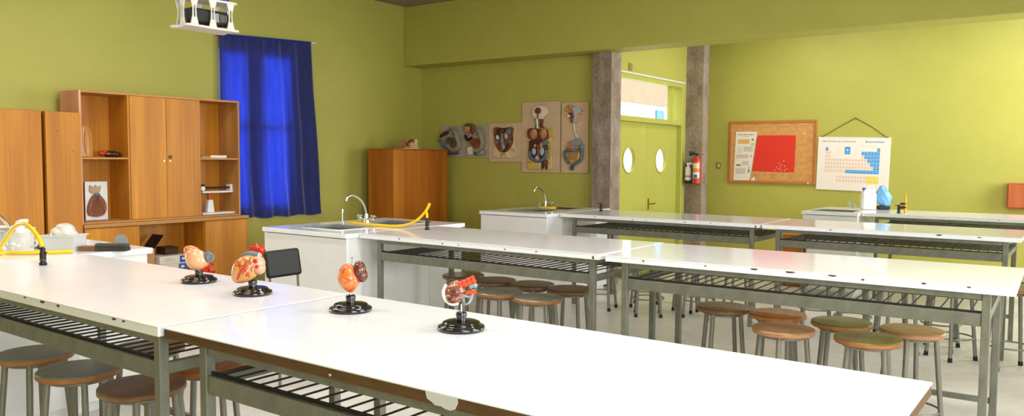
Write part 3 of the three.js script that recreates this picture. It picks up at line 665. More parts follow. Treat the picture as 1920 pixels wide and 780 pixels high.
for (const [k, xa, xb, ya, yb, label] of [[0, -7.397, -6.938, 1.532, 1.96, 'grey pelvis relief board next to the corner cabinet'], [1, -6.934, -6.532, 1.519, 1.955, 'grey pelvis relief board with upright organ bundle']]) {
  const B = k ? board('relief_board', label, xa, q(ya), xb, q(yb), .02, boardGrey, [332, 345, 596, 690]) : board('relief_board', label, xa, q(ya), xb, q(yb), .02, boardGrey, [42, 335, 332, 685]);
  if (!k) {
    B.slab('hip_relief', [[165, 360], [240, 355], [270, 420], [300, 520], [285, 600], [220, 625], [140, 615], [75, 540], [45, 470], [90, 415], [150, 385]], plaster, .035, .012);
    B.slab('cavity', [[150, 470], [200, 465], [240, 510], [245, 570], [205, 605], [150, 585], [120, 520]], plasterDark, .012, .004, .032);
    B.hose('spine', [[200, 365], [225, 410], [255, 470], [275, 540], [255, 595], [200, 605], [150, 560]], 22, plaster, .035);
    B.slab('muscle', [[60, 450], [100, 410], [155, 390], [158, 430], [110, 450], [70, 470]], liver, .02, .006, .03);
    B.hose('tract', [[60, 490], [110, 560], [170, 600]], 11, bluegrey, .045);
    B.slab('base_slab', [[130, 620], [250, 620], [250, 660], [130, 660]], plasterDark, .03, .006);
  } else {
    B.slab('hip_relief', [[430, 370], [520, 365], [545, 440], [550, 520], [520, 600], [430, 600], [385, 560], [370, 520], [420, 480], [440, 430]], plaster, .035, .012);
    B.slab('cavity', [[390, 500], [450, 480], [510, 500], [515, 545], [480, 590], [420, 560]], rust, .012, .004, .032);
    B.hose('spine', [[480, 372], [500, 420], [530, 480], [540, 540], [510, 600], [450, 612]], 22, plaster, .035);
    B.blob('organ', 365, 385, 45, 40, flesh, .04, .03); B.blob('organ', 375, 345, 40, 22, plasterDark, .035, .03); B.blob('organ', 425, 380, 28, 45, rust, .035, .03);
    B.hose('tract', [[345, 450], [375, 495], [420, 480]], 13, M.black, .04);
    B.slab('foot_block', [[375, 580], [425, 580], [430, 650], [375, 650]], bone, .04, .008);
    B.slab('base_slab', [[430, 610], [550, 610], [550, 660], [430, 660]], plaster, .03, .006);
  }
}
{
  const B = board('relief_board', 'tan relief board of an open abdomen', -6.53, q(1.465), -5.997, q(1.98), .022, boardTan, [592, 310, 970, 750]);
  B.slab('body_relief', [[655, 355], [770, 352], [880, 352], [905, 400], [890, 480], [900, 560], [910, 690], [780, 698], [655, 690], [665, 560], [670, 480], [655, 400]], cream, .018, .006);
  B.slab('muscle', [[665, 362], [770, 368], [875, 362], [880, 430], [880, 520], [850, 600], [790, 642], [730, 630], [685, 570], [668, 480]], rust, .014, .004, .016);
  B.blob('rib_cavity', 735, 420, 42, 48, liver, .022, .028); B.blob('spleen', 832, 412, 32, 34, bluegrey, .028, .03);
  B.hose('aorta', [[762, 430], [762, 500], [765, 570], [768, 600]], 20, bluegrey, .034);
  B.blob('kidney', 712, 470, 17, 24, bone, .03, .03); B.blob('kidney', 808, 455, 20, 34, std({ color: '#d6a08c', roughness: .5 }), .026, .03);
  B.blob('bladder', 772, 580, 22, 30, M.grey, .028, .03); B.blob('hip_muscle', 690, 525, 20, 26, bluegrey, .016, .026); B.blob('hip_muscle', 848, 520, 22, 24, bluegrey, .016, .026);
  for (const [x, y] of [[775, 325], [775, 680]]) B.blob('nail', x, y, 5, 5, rust, .006);
}
{
  const B = board('relief_board', 'large tan relief board of a human head and torso', -5.995, q(1.335), -5.413, q(2.235), .025, boardTan, [60, 68, 425, 748]);
  B.slab('torso_relief', [[200, 300], [240, 310], [285, 305], [330, 325], [375, 335], [392, 375], [380, 410], [355, 410], [350, 520], [352, 716], [240, 716], [132, 716], [134, 600], [145, 480], [140, 410], [108, 400], [110, 350], [140, 320]], cream, .022, .008);
  B.slab('shoulder', [[300, 318], [345, 330], [380, 348], [388, 400], [352, 405], [335, 380], [325, 340]], yolk, .016, .006, .02);
  B.slab('skull', [[180, 130], [215, 108], [265, 105], [305, 125], [318, 160], [305, 200], [280, 215], [270, 235], [225, 232], [200, 225], [190, 205], [165, 200], [175, 175]], bone, .03, .012);
  B.slab('face_profile', [[180, 135], [196, 150], [192, 200], [200, 225], [178, 222], [172, 205], [158, 195], [172, 172], [170, 155]], cream, .028, .008);
  B.blob('brain', 228, 155, 33, 27, rust, .02, .028); B.hose('brain_stem', [[230, 175], [230, 225]], 6, rust, .036);
  B.slab('neck', [[205, 232], [270, 220], [270, 300], [295, 320], [200, 320], [203, 280]], rust, .024, .008);
  B.hose('windpipe', [[222, 235], [225, 270], [230, 325]], 12, bone, .032); B.hose('gullet', [[240, 240], [242, 310]], 7, bluegrey, .032);
  B.slab('chest_muscle', [[135, 330], [190, 318], [245, 330], [295, 325], [328, 360], [325, 420], [280, 440], [200, 440], [145, 420], [125, 380]], std({ color: '#6e351a', roughness: .5 }), .014, .005, .02);
  B.blob('lung', 192, 375, 36, 44, flesh, .028, .028); B.blob('lung', 285, 375, 34, 44, flesh, .028, .028); B.blob('heart_relief', 250, 370, 22, 30, rust, .034, .03);
  B.slab('abdominal_cavity', [[150, 440], [220, 430], [290, 440], [325, 500], [325, 570], [290, 630], [230, 650], [170, 620], [142, 560], [145, 490]], liver, .014, .005, .02);
  B.blob('stomach', 292, 462, 28, 26, bluegrey, .026, .03);
  B.hose('colon', [[160, 545], [158, 590], [190, 625], [235, 638], [285, 620], [312, 575], [312, 530]], 15, bluegrey, .034);
  B.blob('kidney', 195, 545, 20, 28, paleBlue, .026, .032); B.blob('kidney', 272, 545, 22, 34, paleBlue, .026, .032); B.blob('kidney', 265, 490, 14, 28, flesh, .026, .032); B.blob('gland', 205, 490, 14, 16, flesh, .02, .03);
  B.hose('aorta', [[235, 480], [238, 540], [240, 600]], 11, rust, .036); B.blob('bladder', 228, 605, 20, 20, paleBlue, .03, .032);
  B.slab('thigh', [[140, 620], [190, 640], [240, 655], [235, 712], [138, 712]], yolk, .012, .005, .02);
  B.slab('femur', [[265, 660], [285, 640], [320, 630], [322, 712], [300, 714], [296, 670], [285, 712], [265, 714]], liver, .014, .004, .02);
  B.slab('side_muscle', [[330, 430], [350, 440], [350, 712], [330, 712], [325, 640], [328, 560]], yolk, .012, .004, .02);
}
{
  const B = board('relief_board', 'narrow tan relief board of the digestive tract', -5.392, q(1.335), -5.003, q(2.21), .025, boardTan, [440, 68, 705, 755]);
  B.slab('throat_relief', [[480, 145], [510, 100], [550, 95], [590, 120], [650, 150], [625, 190], [610, 260], [560, 268], [540, 220], [505, 205], [520, 160]], flesh, .026, .008);
  B.slab('jaw', [[570, 120], [640, 135], [640, 175], [605, 180], [600, 255], [580, 262], [578, 180]], paleBlue, .014, .004, .024);
  B.blob('gland', 522, 198, 18, 16, bone, .022, .026); B.blob('tongue', 545, 182, 22, 14, rust, .02, .026); B.slab('larynx', [[542, 215], [560, 215], [560, 262], [545, 262]], rust, .012, .004, .024);
  B.hose('gullet', [[572, 262], [575, 310], [582, 355], [600, 395], [618, 420]], 8, bone, .016);
  B.slab('stomach', [[540, 480], [565, 440], [610, 415], [645, 430], [648, 475], [600, 490]], M.grey, .034, .012);
  B.slab('liver', [[505, 480], [530, 448], [575, 432], [560, 470], [530, 500], [505, 510]], flesh, .026, .008);
  B.blob('spleen', 655, 500, 17, 25, std({ color: '#7e92a2', roughness: .45 }), .026, .01);
  B.slab('small_intestine', [[505, 555], [570, 548], [630, 555], [635, 610], [600, 640], [560, 650], [525, 630], [508, 600]], yolk, .024, .009);
  for (let i = 0; i < 4; i++) B.hose('gut_loop', [[520, 565 + i * 20], [550, 558 + i * 20], [580, 568 + i * 20], [615, 560 + i * 20]], 8, flesh, .026);
  B.hose('colon', [[530, 660], [500, 620], [488, 575], [495, 540], [540, 535], [600, 540], [650, 535], [655, 580], [640, 630], [600, 660], [570, 680]], 14, bluegrey, .022);
  B.hose('rectum', [[570, 670], [560, 700], [558, 725]], 17, std({ color: '#3a4a50', roughness: .5 }), .02);
  B.hose('fold', [[505, 500], [560, 515], [630, 505]], 9, flesh, .022);
}

// ---------------------------------------------------------------- fire extinguishers, cork board, chart, wall box
{
  const zf = -10.7;
  const t = thing('fire_extinguisher', 'red fire extinguisher hanging on the concrete column', 'extinguisher', [-4.53, 1.172, zf + .075]);
  part('cylinder', lathe([[0, 0], [.05, 0], [.058, .01], [.058, .3], [.05, .345], [.03, .375], [.018, .385], [.018, .4], [0, .4]], 28), phys({ color: '#c8321c', roughness: .28, clearcoat: .4 }), t);
  part('label_band', new THREE.CylinderGeometry(.0588, .0588, .085, 24, 1, true, -.9, 1.9).translate(0, .125, 0), M.whitePlastic, t);
  part('blue_print', new THREE.CylinderGeometry(.0594, .0594, .045, 16, 1, true, -.5, 1.0).translate(0, .11, 0), M.blue, t);
  part('label_band', new THREE.CylinderGeometry(.0588, .0588, .075, 24, 1, true, -.9, 1.9).translate(0, .255, 0), std({ color: '#f0d2c4', roughness: .5 }), t);
  part('orange_print', new THREE.CylinderGeometry(.0588, .0588, .04, 24, 1, true, -.9, 1.9).translate(0, .195, 0), std({ color: '#e88a3a', roughness: .5 }), t);
  part('valve', [cyl(.022, .02, .03, 0, .4, 0), rod(V(0, .415, 0), V(-.06, .43, .02), .012)], M.black, t);
  part('lever', [bx(.09, .01, .02, .035, .44, 0).rotateZ(.25), bx(.08, .01, .02, .035, .42, 0).rotateZ(-.1)], M.red, t);
  part('horn', rod(V(-.05, .43, .02), V(-.1, .427, .03), .022, 16, .036), M.black, t);
  part('bracket', bx(.03, .06, .015, 0, .3, -.066), M.black, t);
  const s = thing('spray_bottle', 'white spray bottle strapped beside the red extinguisher', 'bottle', [-4.672, 1.178, zf + .052]);
  part('bottle', lathe([[0, 0], [.04, 0], [.045, .01], [.045, .2], [.036, .225], [.02, .235], [0, .235]], 24), M.whitePlastic, s);
  part('navy_base', lathe([[0, -.002], [.044, -.002], [.0462, .008], [.0462, .04], [.0455, .042]], 24), std({ color: '#20264a', roughness: .5 }), s);
  part('strap', [new THREE.CylinderGeometry(.0475, .0475, .022, 24, 1, true).translate(0, .1, 0), bx(.02, .02, .012, 0, .1, -.046), bx(.012, .24, .012, -.046, 0, 0)], M.grey, s);
  part('spray_head', [cyl(.018, .02, .03, 0, .235, 0), bx(.085, .028, .024, .012, .265, 0, .008), bx(.03, .02, .016, .06, .262, 0, .005)], M.whitePlastic, s);
}
function printMat(w, h, draw) {
  const c = document.createElement('canvas'); c.width = w; c.height = h; const x = c.getContext('2d'); draw(x, w, h);
  const t = new THREE.CanvasTexture(c); t.colorSpace = THREE.SRGBColorSpace;
  return std({ map: t, roughness: .6 });
}
{
  const x0 = -4.285, x1 = -3.06, y0 = 1.182, y1 = 2.063, f = .034;
  const t = thing('cork_board', 'wood framed cork board on the bright green wall', 'board', [(x0 + x1) / 2, y0, ZC]);
  const hw = (x1 - x0) / 2, h = y1 - y0;
  part('cork_panel', bb(-hw + f, hw - f, f, h - f, .001, .014, .001), M.cork, t);
  for (const s of [-1, 1]) part('frame_side', bb(s * hw, s * (hw - f), 0, h, .001, .026, .004), M.corkFrame, t);
  part('frame_rail', bb(-hw + f, hw - f, h - f, h, .001, .026, .004, true), M.corkFrame, t); part('frame_rail', bb(-hw + f, hw - f, 0, f, .001, .026, .004, true), M.corkFrame, t);
  const zq = ZC + .0148;
  const quad = (name, label, cat, pts, mat, th) => {
    const o = thing(name, label, cat, [0, 0, zq]);
    const g = new THREE.ShapeGeometry(poly(pts)), u = g.attributes.uv, p = g.attributes.position, xs = pts.map((a) => a[0]), ys = pts.map((a) => a[1]), a = Math.min(...xs), b = Math.max(...xs), c = Math.min(...ys), d = Math.max(...ys);
    for (let i = 0; i < p.count; i++) u.setXY(i, (p.getX(i) - a) / (b - a), (p.getY(i) - c) / (d - c));
    part('sheet', ext(poly(pts), th), mat.side_ ?? M.whitePlastic, o);
    part('print', g.translate(0, 0, th + .0006), mat, o);
    return o;
  };
  const red = std({ color: '#e0301e', roughness: .6 }); red.side_ = red;
  const ro = quad('red_paper', 'bright red paper sheet pinned on the cork board', 'paper', [[-3.937, 1.355], [-3.347, 1.348], [-3.339, 1.857], [-3.872, 1.861]], red, .002);
  for (const [a, b] of [[672, 492], [627, 515], [649, 538], [625, 549], [683, 550], [591, 561], [636, 573], [614, 584], [705, 582], [569, 595], [648, 596], [683, 596]])
    part('white_dot', new THREE.CylinderGeometry(.006, .006, .001, 10).rotateX(Math.PI / 2).translate(-3.872 + ((a - 362) / 438) * .533, 1.861 - ((b - 205) / 410) * .51, .0034), M.whitePlastic, ro);
  const leaf = printMat(300, 680, (x, w, h) => {
    x.fillStyle = '#e8e0d4'; x.fillRect(0, 0, w, h);
    x.fillStyle = '#57504a'; for (let i = 0; i < 16; i++) x.fillRect(46 + i * 13.5, 36 + (i % 3), i % 5 === 4 ? 5 : 10, 11 - (i % 3)); for (let i = 0; i < 10; i++) x.fillRect(100 + i * 10, 62, 7, 5);
    x.fillStyle = '#e8a862'; x.fillRect(50, 108, 150, 60);
    x.fillStyle = '#8c857c'; const lines = (a, b, n, l, s = 8) => { for (let i = 0; i < n; i++) x.fillRect(a, b + i * s, l - (i % 3) * 9, 3); };
    lines(222, 160, 5, 50); lines(125, 210, 9, 130); x.fillStyle = '#d9b8a8'; x.fillRect(30, 318, 160, 52); x.fillStyle = '#8c857c'; lines(110, 412, 7, 95); lines(25, 510, 10, 140);
    x.save(); x.translate(54, 300); x.rotate(-Math.PI / 2); lines(0, 0, 4, 90, 14); x.restore();
    x.fillStyle = '#8f7a4a'; x.beginPath(); x.ellipse(62, 466, 36, 13, 0, 0, 7); x.fill(); x.fillStyle = '#6a4a3a'; x.beginPath(); x.moveTo(225, 118); x.lineTo(262, 130); x.lineTo(240, 92); x.fill();
    x.fillStyle = '#7a8a9c'; x.fillRect(190, 520, 22, 50); x.fillStyle = '#7a3030'; x.fillRect(196, 492, 14, 14); x.fillRect(218, 330, 12, 22);
  });
  const lo = quad('leaflet', 'tall printed leaflet pinned on the cork board', 'leaflet', [[-4.207, 1.22], [-3.972, 1.225], [-3.94, 1.42], [-3.875, 1.913], [-4.185, 1.918]], leaf, .0015);
  lo.position.z += .004;
  const cr = thing('paper_scrap', 'torn white paper corner below the leaflet', 'paper', [-3.925, 1.245, zq]);
  part('scrap', ext(poly([[-.03, -.02], [.025, -.022], [.028, .028], [.012, .03]]), .003, .0006), M.whitePlastic, cr);
  for (const [x, y, l] of [[-3.22, 1.88, 'white push pin on the bare upper part of the cork board'], [-3.155, 1.2, 'pale push pin at the lower frame of the cork board']]) {
    const p = thing('push_pin', l, 'pin', [x, y, y < 1.25 ? ZC + .0265 : zq], 0, 'push pins on the cork board');
    part('head', new THREE.CylinderGeometry(.011, .008, .012, 12).rotateX(Math.PI / 2).translate(0, 0, .008), M.whitePlastic, p);
    part('shaft', new THREE.CylinderGeometry(.002, .002, .004, 6).rotateX(Math.PI / 2).translate(0, 0, .001), M.steel, p);
  }
}
{
  const W = .905, H = .7;
  const mat = printMat(1100, 850, (x, w, h) => {
    x.fillStyle = '#f2e6dc'; x.fillRect(0, 0, w, h);
    x.fillStyle = '#8d7a6c'; x.font = 'bold 34px sans-serif'; x.fillText('Tabla Periódica de los Elementos', 50, 66);
    x.fillStyle = '#24549c'; x.fillRect(735, 40, 26, 30); x.fillStyle = '#f2e6dc'; x.fillRect(743, 48, 10, 14); x.fillStyle = '#2c6ab4'; x.font = 'bold 40px sans-serif'; x.fillText('AUSTROMED', 775, 70, 270);
    x.fillStyle = '#cbb9ad'; for (let i = 0; i < 12; i++) x.fillRect(690 + i * 18, 128 - (i % 2) * 2, 13, 6);
    const cw = 46.5, ch = 60, X = 118, Y = 152, cell = (r, c, f) => { x.fillStyle = f; x.fillRect(X + c * cw + 2, Y + r * ch + 2, cw - 3, ch - 4); x.fillStyle = f === '#f0d9cc' || f === '#f0dda0' ? '#a5654f' : '#bfe0f8'; x.fillRect(X + c * cw + 12, Y + r * ch + 18, 14, 10); };
    const blue = '#3f9be0';
    for (let r = 0; r < 7; r++) for (let c = 0; c < 18; c++) {
      if (r === 0 && c > 0 && c < 17) continue; if ((r === 1 || r === 2) && c > 1 && c < 12) continue;
      const nm = r > 0 && c >= 12 && c - 12 >= r - 1 && r < 6;
      cell(r, c, nm || (r === 0) || (r === 6 && c > 6) ? blue : '#f0d9cc');
    }
    for (let r = 0; r < 2; r++) for (let c = 4; c < 18; c++) cell(r + 7.6, c, c > 13 ? '#eed24a' : '#f0d9cc');
    x.fillStyle = blue; x.fillRect(420, 140, 86, 122); x.fillStyle = '#d8ecfb'; x.beginPath(); x.moveTo(450, 172); x.lineTo(488, 192); x.lineTo(452, 214); x.fill(); for (let i = 0; i < 4; i++) x.fillRect(438 + i * 15, 232, 10, 5);
  });
  const t = thing('periodic_table_chart', 'periodic table wall chart hanging from a cord', 'chart', [-2.603, 1.112, ZC]);
  t.rotation.z = -.024;
  part('chart_board', bx(W, H, .012, 0, 0, .008, .004), M.whitePlastic, t);
  part('print', new THREE.PlaneGeometry(W - .008, H - .008).translate(0, H / 2, .0147), mat, t);
  part('top_batten', bx(W + .006, .012, .016, 0, H - .002, .01, .003), M.whitePlastic, t);
  part('cord', tube([[-W / 2 + .05, H + .008, .01], [-.2, H + .14, .008], [.005, H + .262, .008]], .0035, 20, 6), M.black, t, 'thin dark cord');
  part('cord', tube([[.005, H + .262, .008], [.22, H + .14, .008], [W / 2 - .05, H + .008, .01]], .0035, 20, 6), M.black, t);
  for (const s of [-1, 1]) part('clip', bx(.03, .012, .014, s * (W / 2 - .05), H + .006, .01, .003), M.black, t);
  part('nail', new THREE.CylinderGeometry(.005, .005, .02, 8).rotateX(Math.PI / 2).translate(.005, H + .263, .009), M.steel, t);
}
{
  const t = thing('wall_box', 'reddish wooden box mounted on the bright green wall', 'box', [-.68, .958, ZC]);
  const w = std({ map: woodTex([186, 96, 52], [146, 66, 30], 931, 2, 1), roughness: .45 });
  part('case', bx(.3, .3, .16, 0, 0, .081, .006), w, t);
  part('front_panel', bx(.27, .27, .014, 0, .015, .168, .003), std({ map: woodTex([196, 108, 58], [160, 78, 38], 941, 2, 1), roughness: .4 }), t);
  part('knob', new THREE.SphereGeometry(.012, 12, 8).translate(.1, .15, .183), M.brass, t);
}

// ---------------------------------------------------------------- heart models
const H_ = {
  peach: phys({ map: veinTex('#dca477', ['#d38f60', '#e0b28a'], 5, 26), roughness: .32, clearcoat: .3 }),
  orange: phys({ map: veinTex('#d9773a', ['#c23a1a', '#d98a44', '#d04a22'], 9, 46), roughness: .3, clearcoat: .3 }),
  veined: phys({ map: veinTex('#d2954e', ['#b8301a', '#e0c48a', '#8f5a2a', '#c8401f'], 13, 60), roughness: .3, clearcoat: .3 }),
  brown: phys({ map: veinTex('#5f2c18', ['#7a3c20', '#3d1a0e'], 17, 30), roughness: .28, clearcoat: .4 }),
  flesh: phys({ map: veinTex('#8e4c2e', ['#a8623c', '#6a3018', '#d8b49a'], 19, 30), roughness: .32, clearcoat: .3 }),
  red: phys({ color: '#c42a16', roughness: .3, clearcoat: .3 }), orangeRed: phys({ color: '#de4a1e', roughness: .3, clearcoat: .3 }),
  grey: phys({ color: '#6d7478', roughness: .35 }), lightGrey: phys({ color: '#8b9399', roughness: .35 }), fat: phys({ color: '#d8b878', roughness: .35 }), white: phys({ color: '#e6dccf', roughness: .35 }), pink: phys({ color: '#dd9a7c', roughness: .32, clearcoat: .3 }),
};
function heartBody(r, len, tilt) {      // pointed egg: apex at -y
  const g = new THREE.SphereGeometry(1, 32, 24), p = g.attributes.position;
  for (let i = 0; i < p.count; i++) {
    let x = p.getX(i), y = p.getY(i), z = p.getZ(i);
    const k = y < 0 ? Math.sqrt(Math.max(0, 1 + y * .82)) / Math.sqrt(Math.max(.05, 1 - y * y * .0 + .0001)) : 1;
    const s = y < 0 ? 1 - .3 * Math.pow(-y, 2) : 1 - .08 * y;
    p.setXYZ(i, x * r * s, y * len * .5, z * r * s * .92 + .12 * r * (1 - y) * .3);
  }
  g.computeVertexNormals();
  return g;
}
function heartStand(label, x, z, rodH) {
  const t = thing('heart_model', label, 'heart model', [x, .9405, z], 0, 'plastic heart models on the front benches');
  part('base', lathe([[0, 0], [.073, 0], [.0775, .004], [.0785, .009], [.0765, .014], [.07, .0165], [.065, .018], [.0635, .022], [.061, .0262], [.054, .029], [.044, .0305], [.03, .0318], [.0185, .034], [0, .034]], 40), M.blackGloss, t);
  part('socket', lathe([[.0175, .033], [.0175, .046], [.0185, .048], [.0185, .054], [.016, .058], [.008, .06], [0, .06]], 24), M.blackGloss, t);
  if (rodH > .062) part('rod', cyl(.0025, .0025, rodH - .055, 0, .055, 0, 10), M.chrome, t);
  return t;
}
// local frame turned so that +x runs along the photograph's horizontal
const faceCam = THREE.MathUtils.degToRad(36.1);
{
  const t = heartStand('peach heart model with red apex on the chipped front bench', -3.235, -2.05, .06); t.rotation.y = faceCam;
  part('ventricle', heartBody(.047, .115).rotateZ(-2.3).translate(-.008, .1, 0), H_.peach, t);
  part('red_lobe', heartBody(.036, .1).rotateZ(-2.35).translate(-.032, .122, -.02), H_.orange, t);
  part('grey_valve', [new THREE.CylinderGeometry(.02, .022, .03, 18).rotateZ(-.9).translate(.042, .118, .0), new THREE.TorusGeometry(.016, .006, 8, 18).rotateY(1).translate(.054, .112, .006)], H_.grey, t);
  part('vessel', [tube([[.02, .062, .01], [.045, .066, .015], [.068, .082, .015]], .008, 16, 8), tube([[.018, .055, .005], [.045, .052, .01], [.075, .05, .012]], .008, 16, 8), tube([[.02, .058, .02], [.04, .056, .03], [.058, .058, .034]], .0065, 14, 8)], H_.red, t);
}
{
  const t = heartStand('red veined heart model with grey vessel on the chipped front bench', -2.775, -2.0, .06); t.rotation.y = faceCam;
  part('ventricle', heartBody(.051, .142).rotateZ(-.72).translate(-.024, .106, .012), H_.veined, t);
  part('atrium', [ball(.032, .036, .034, .025, .128, .014), ball(.026, .026, .028, .034, .11, .018)], H_.pink, t);
  part('pulmonary_vessel', tube([[-.032, .155, .01], [-.005, .168, .016], [.02, .166, .016], [.034, .16, .016]], .0135, 24, 12), H_.grey, t);
  part('vessel_mouth', new THREE.TorusGeometry(.0105, .004, 8, 16).rotateY(1.4).translate(.035, .16, .016), H_.white, t);
  part('aorta', [tube([[-.012, .17, -.006], [.008, .186, -.004], [.03, .186, 0], [.046, .172, .002]], .015, 24, 12), rod(V(.0, .178, 0), V(-.006, .2, -.004), .007, 10), rod(V(.018, .188, 0), V(.016, .208, 0), .007, 10), rod(V(.034, .186, 0), V(.042, .204, 0), .007, 10)], H_.red, t);
  part('coronary', [tube([[.012, .14, .052], [-.01, .12, .066], [-.03, .095, .064], [-.045, .07, .05]], .0045, 24, 8), tube([[-.01, .12, .065], [.0, .095, .064], [.006, .08, .055]], .004, 16, 8)], H_.red, t);
  part('fat_line', [tube([[.02, .135, .05], [.0, .105, .066], [-.015, .085, .066], [-.03, .066, .052]], .0022, 24, 8), tube([[-.03, .15, .04], [-.045, .12, .05], [-.055, .09, .045]], .0026, 20, 8)], H_.fat, t);
  part('red_spot', [ball(.009, .011, .005, .028, .142, .045), ball(.008, .008, .005, .034, .12, .046)], H_.red, t);
}
{
  const t = heartStand('orange egg shaped heart model with brown lobe on the brown edged bench', -2.19, -2.0, .075); t.rotation.y = faceCam;
  part('ventricle', heartBody(.041, .108).rotateZ(.18).translate(-.006, .121, 0), H_.orange, t);
  part('brown_lobe', [ball(.024, .034, .03, .034, .15, .004), ball(.02, .026, .026, .044, .132, .006), ball(.018, .02, .024, .03, .164, -.004)], H_.brown, t);
  part('clear_pin', [rod(V(.005, .165, 0), V(.006, .195, 0), .0012, 6), ball(.004, .004, .004, .006, .197, 0)], H_.lightGrey, t);
}
{
  const t = heartStand('opened heart model with red artery and blue grey vein', -1.662, -2.0, .085); t.rotation.y = faceCam;
  part('ventricle', heartBody(.034, .085).rotateZ(-.35).translate(-.022, .122, 0), H_.flesh, t);
  part('white_wall', tube([[-.05, .15, .006], [-.058, .125, .012], [-.05, .1, .014], [-.03, .086, .012], [-.008, .09, .012]], .006, 28, 10), H_.white, t);
  part('aorta', tube([[-.018, .142, .004], [.0, .15, .006], [.02, .158, .006], [.045, .17, .004]], .0125, 24, 12), H_.orangeRed, t);
  for (let i = 0; i < 4; i++) part('aorta_ring', new THREE.TorusGeometry(.0125, .0028, 8, 16).rotateY(Math.PI / 2).rotateZ(.42).translate(-.008 + i * .015, .147 + i * .0062, .005), H_.red, t);
  part('vein_sheet', [ext(smooth([[-.02, .14], [.0, .122], [.028, .118], [.045, .138], [.04, .112], [.03, .09], [.012, .082], [.002, .1], [-.012, .12]]), .022, .008, -.004), tube([[.028, .142, .006], [.04, .148, .006], [.05, .142, .006]], .009, 14, 10)], H_.lightGrey, t);
  part('small_artery', rod(V(.015, .124, .012), V(.05, .128, .014), .0075, 12), H_.orangeRed, t);
  part('chamber', [ball(.016, .014, .01, -.018, .128, .03), ball(.014, .012, .01, -.03, .104, .028)], H_.brown, t);
}

// ---------------------------------------------------------------- things on the front row sink unit
{
  const t = thing('plastic_jug', 'milky plastic jug with a white bag on the front sink unit', 'jug', [-5.03, .941, -2.04], .4);
  part('jug', lathe([[0, 0], [.075, 0], [.08, .006], [.088, .13], [.09, .14]], 28).scale(1, 1, .8), M.milky, t);
  part('rim', new THREE.TorusGeometry(.09, .006, 8, 32).rotateX(Math.PI / 2).scale(1, 1, .8).translate(0, .14, 0), M.milky, t);
  part('bag', ext(smooth([[-.11, .04], [-.1, .15], [-.02, .155], [.04, .15], [.06, .19], [.1, .2], [.09, .165], [.075, .15], [.085, .12], [.02, .13], [-.08, .12]]), .07, .02, .02, 3), M.whitePlastic, t);
  part('handle', tube([[.085, .12, 0], [.12, .11, 0], [.12, .05, 0], [.08, .035, 0]], .007, 20, 8), M.milky, t);
}
{
  const t = thing('plastic_tub', 'low milky plastic tub on the front sink unit', 'tub', [-4.96, .941, -2.26], .6);
  part('tub', [bx(.15, .004, .12, 0, 0, 0), ext(poly([[-.085, 0], [.085, 0], [.1, .088], [-.1, .088]]), .003).translate(0, .002, .065), ext(poly([[-.085, 0], [.085, 0], [.1, .088], [-.1, .088]]), .003).translate(0, .002, -.068), bx(.003, .09, .13, .085, .002, 0).rotateZ(-.08), bx(.003, .09, .13, -.085, .002, 0).rotateZ(.08)], M.milky, t);
  part('rim', ext(poly(rect(-.108, .108, -.08, .08), [rect(-.096, .096, -.068, .068)]), .006, .002).rotateX(-Math.PI / 2).translate(0, .088, 0), M.milky, t);
  const b = thing('plastic_bundle', 'crumpled clear plastic bundle heaped in the milky tub', 'bundle', [-4.96, .945, -2.26], .6);
  const g = new THREE.IcosahedronGeometry(.066, 5), p = g.attributes.position;
  for (let i = 0; i < p.count; i++) { const x = p.getX(i), y = p.getY(i), z = p.getZ(i), k = 1 + .06 * Math.sin(x * 90 + y * 60) * Math.sin(z * 80) + .05 * Math.sin(y * 130 + x * 40); p.setXYZ(i, x * k * 1.1, y * k * .9 + .095, z * k); }
  g.computeVertexNormals();
  part('bundle', g, phys({ color: '#d8d2c8', roughness: .3, clearcoat: .5 }), b);
  part('bundle_base', ball(.055, .05, .045, 0, .05, 0), M.milky, b);
}
{
  const t = thing('wooden_block', 'short brown wooden block beside the eraser', 'block', [-4.825, .941, -2.335], .6);
  part('block', bx(.1, .028, .05, 0, 0, 0, .003, true), std({ map: woodTex([150, 104, 60], [112, 72, 38], 951, 4, 2), roughness: .6 }), t);
  part('end', bx(.004, .024, .046, .052, .002, 0, .001), M.chip, t);
  const e = thing('board_eraser', 'dark grey felt board eraser on the front sink unit', 'eraser', [-4.71, .941, -2.42], .6);
  part('felt', bx(.19, .024, .06, 0, 0, 0, .004), std({ map: mottle([64, 60, 52], 14, 961, 9, 9), roughness: .95 }), e);
  part('grip', bx(.19, .02, .05, 0, .0245, 0, .006), std({ map: mottle([84, 78, 66], 10, 965, 9, 9), roughness: .9 }), e);
  const d = thing('round_mirror', 'small round grey disc standing behind the eraser', 'disc', [-4.8, .941, -2.52], .6);
  part('disc', new THREE.CylinderGeometry(.042, .042, .006, 32).rotateX(Math.PI / 2).translate(0, .043, 0), std({ color: '#a6abb0', roughness: .3, metalness: .3 }), d);
  part('foot', bx(.03, .01, .03, 0, 0, -.004, .003), M.black, d);
}
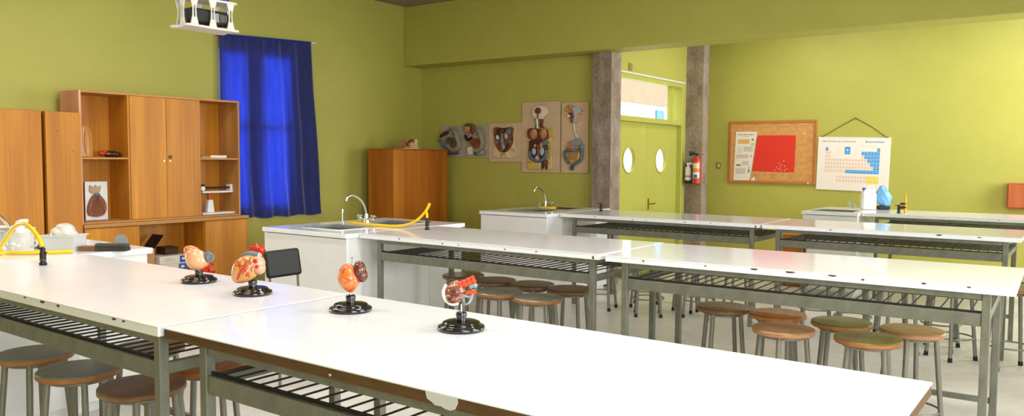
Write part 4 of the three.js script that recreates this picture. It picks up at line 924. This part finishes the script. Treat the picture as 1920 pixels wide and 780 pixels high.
// ---------------------------------------------------------------- things on the last row
{
  const t = thing('jerry_can', 'white plastic jerry can on the last row sink unit', 'can', [-2.13, .941, -10.0], .5);
  part('body', new RoundedBoxGeometry(.16, .2, .11, 4, .024).translate(0, .1, 0), M.whitePlastic, t);
  part('shoulder', ext(poly([[-.075, .195], [.075, .195], [.03, .24], [-.05, .235]]), .09, .01, -.045), M.whitePlastic, t);
  part('handle', tube([[-.03, .23, 0], [0, .265, 0], [.05, .26, 0], [.066, .2, 0]], .01, 20, 8), M.whitePlastic, t);
  part('cap', cyl(.02, .02, .025, -.05, .228, 0, 18), std({ color: '#1f58b8', roughness: .4 }), t, 'blue screw cap');
  const b = thing('blue_bag', 'light blue plastic bag behind the white jerry can', 'bag', [-1.99, .941, -10.12], .5);
  const g = new THREE.SphereGeometry(1, 28, 20), p = g.attributes.position;
  for (let i = 0; i < p.count; i++) { const x = p.getX(i), y = p.getY(i), z = p.getZ(i), k = 1 + .07 * Math.sin(x * 9 + y * 6) + .05 * Math.sin(z * 13 + y * 11); p.setXYZ(i, x * k * .085 * (1 - .35 * Math.max(0, y)) - .02 * y, Math.max(.03, y * .13 + .155), z * k * .07); }
  g.computeVertexNormals();
  part('bag', g, phys({ color: '#6fb0e6', roughness: .3, clearcoat: .3 }), b);
  part('dark_bottom', bx(.13, .045, .1, .0, 0, 0, .012), M.black, b);
  for (const [x, z, h, r, l] of [[-2.34, -10.05, .085, .034, 'larger clear glass beaker next to the jerry can'], [-2.265, -9.97, .06, .024, 'smaller clear glass beaker next to the jerry can']]) {
    const k = thing('glass_beaker', l, 'beaker', [x, .941, z], 0, 'glass beakers on the last row');
    part('beaker', lathe([[0, 0], [r * .94, 0], [r, .005], [r, h - .004], [r * 1.08, h]], 24), M.lab, k);
    part('lip', new THREE.TorusGeometry(r * 1.07, .0016, 6, 24).rotateX(Math.PI / 2).translate(0, h, 0), M.lab, k);
  }
  const s = thing('glass_rod', 'thin glass stirring rod standing in the beaker', 'rod', [-2.265, .945, -9.97]);
  part('rod', rod(V(.012, 0, 0), V(-.02, .2, -.005), .003, 8), M.lab, s);
}
{
  const t = thing('wooden_locker', 'small orange wooden locker beside the last row sink unit', 'cabinet', [-2.9, 0, -9.82]);
  part('carcass', bx(.3, .62, .3, 0, 0, -.012, .004), M.cornerWood[1], t);
  part('door', bx(.29, .58, .018, 0, .02, .148, .003), M.cornerWood[0], t);
  part('knob', new THREE.SphereGeometry(.012, 12, 8).translate(.1, .36, .166), M.brass, t);
}
renderer.render(scene, camera);
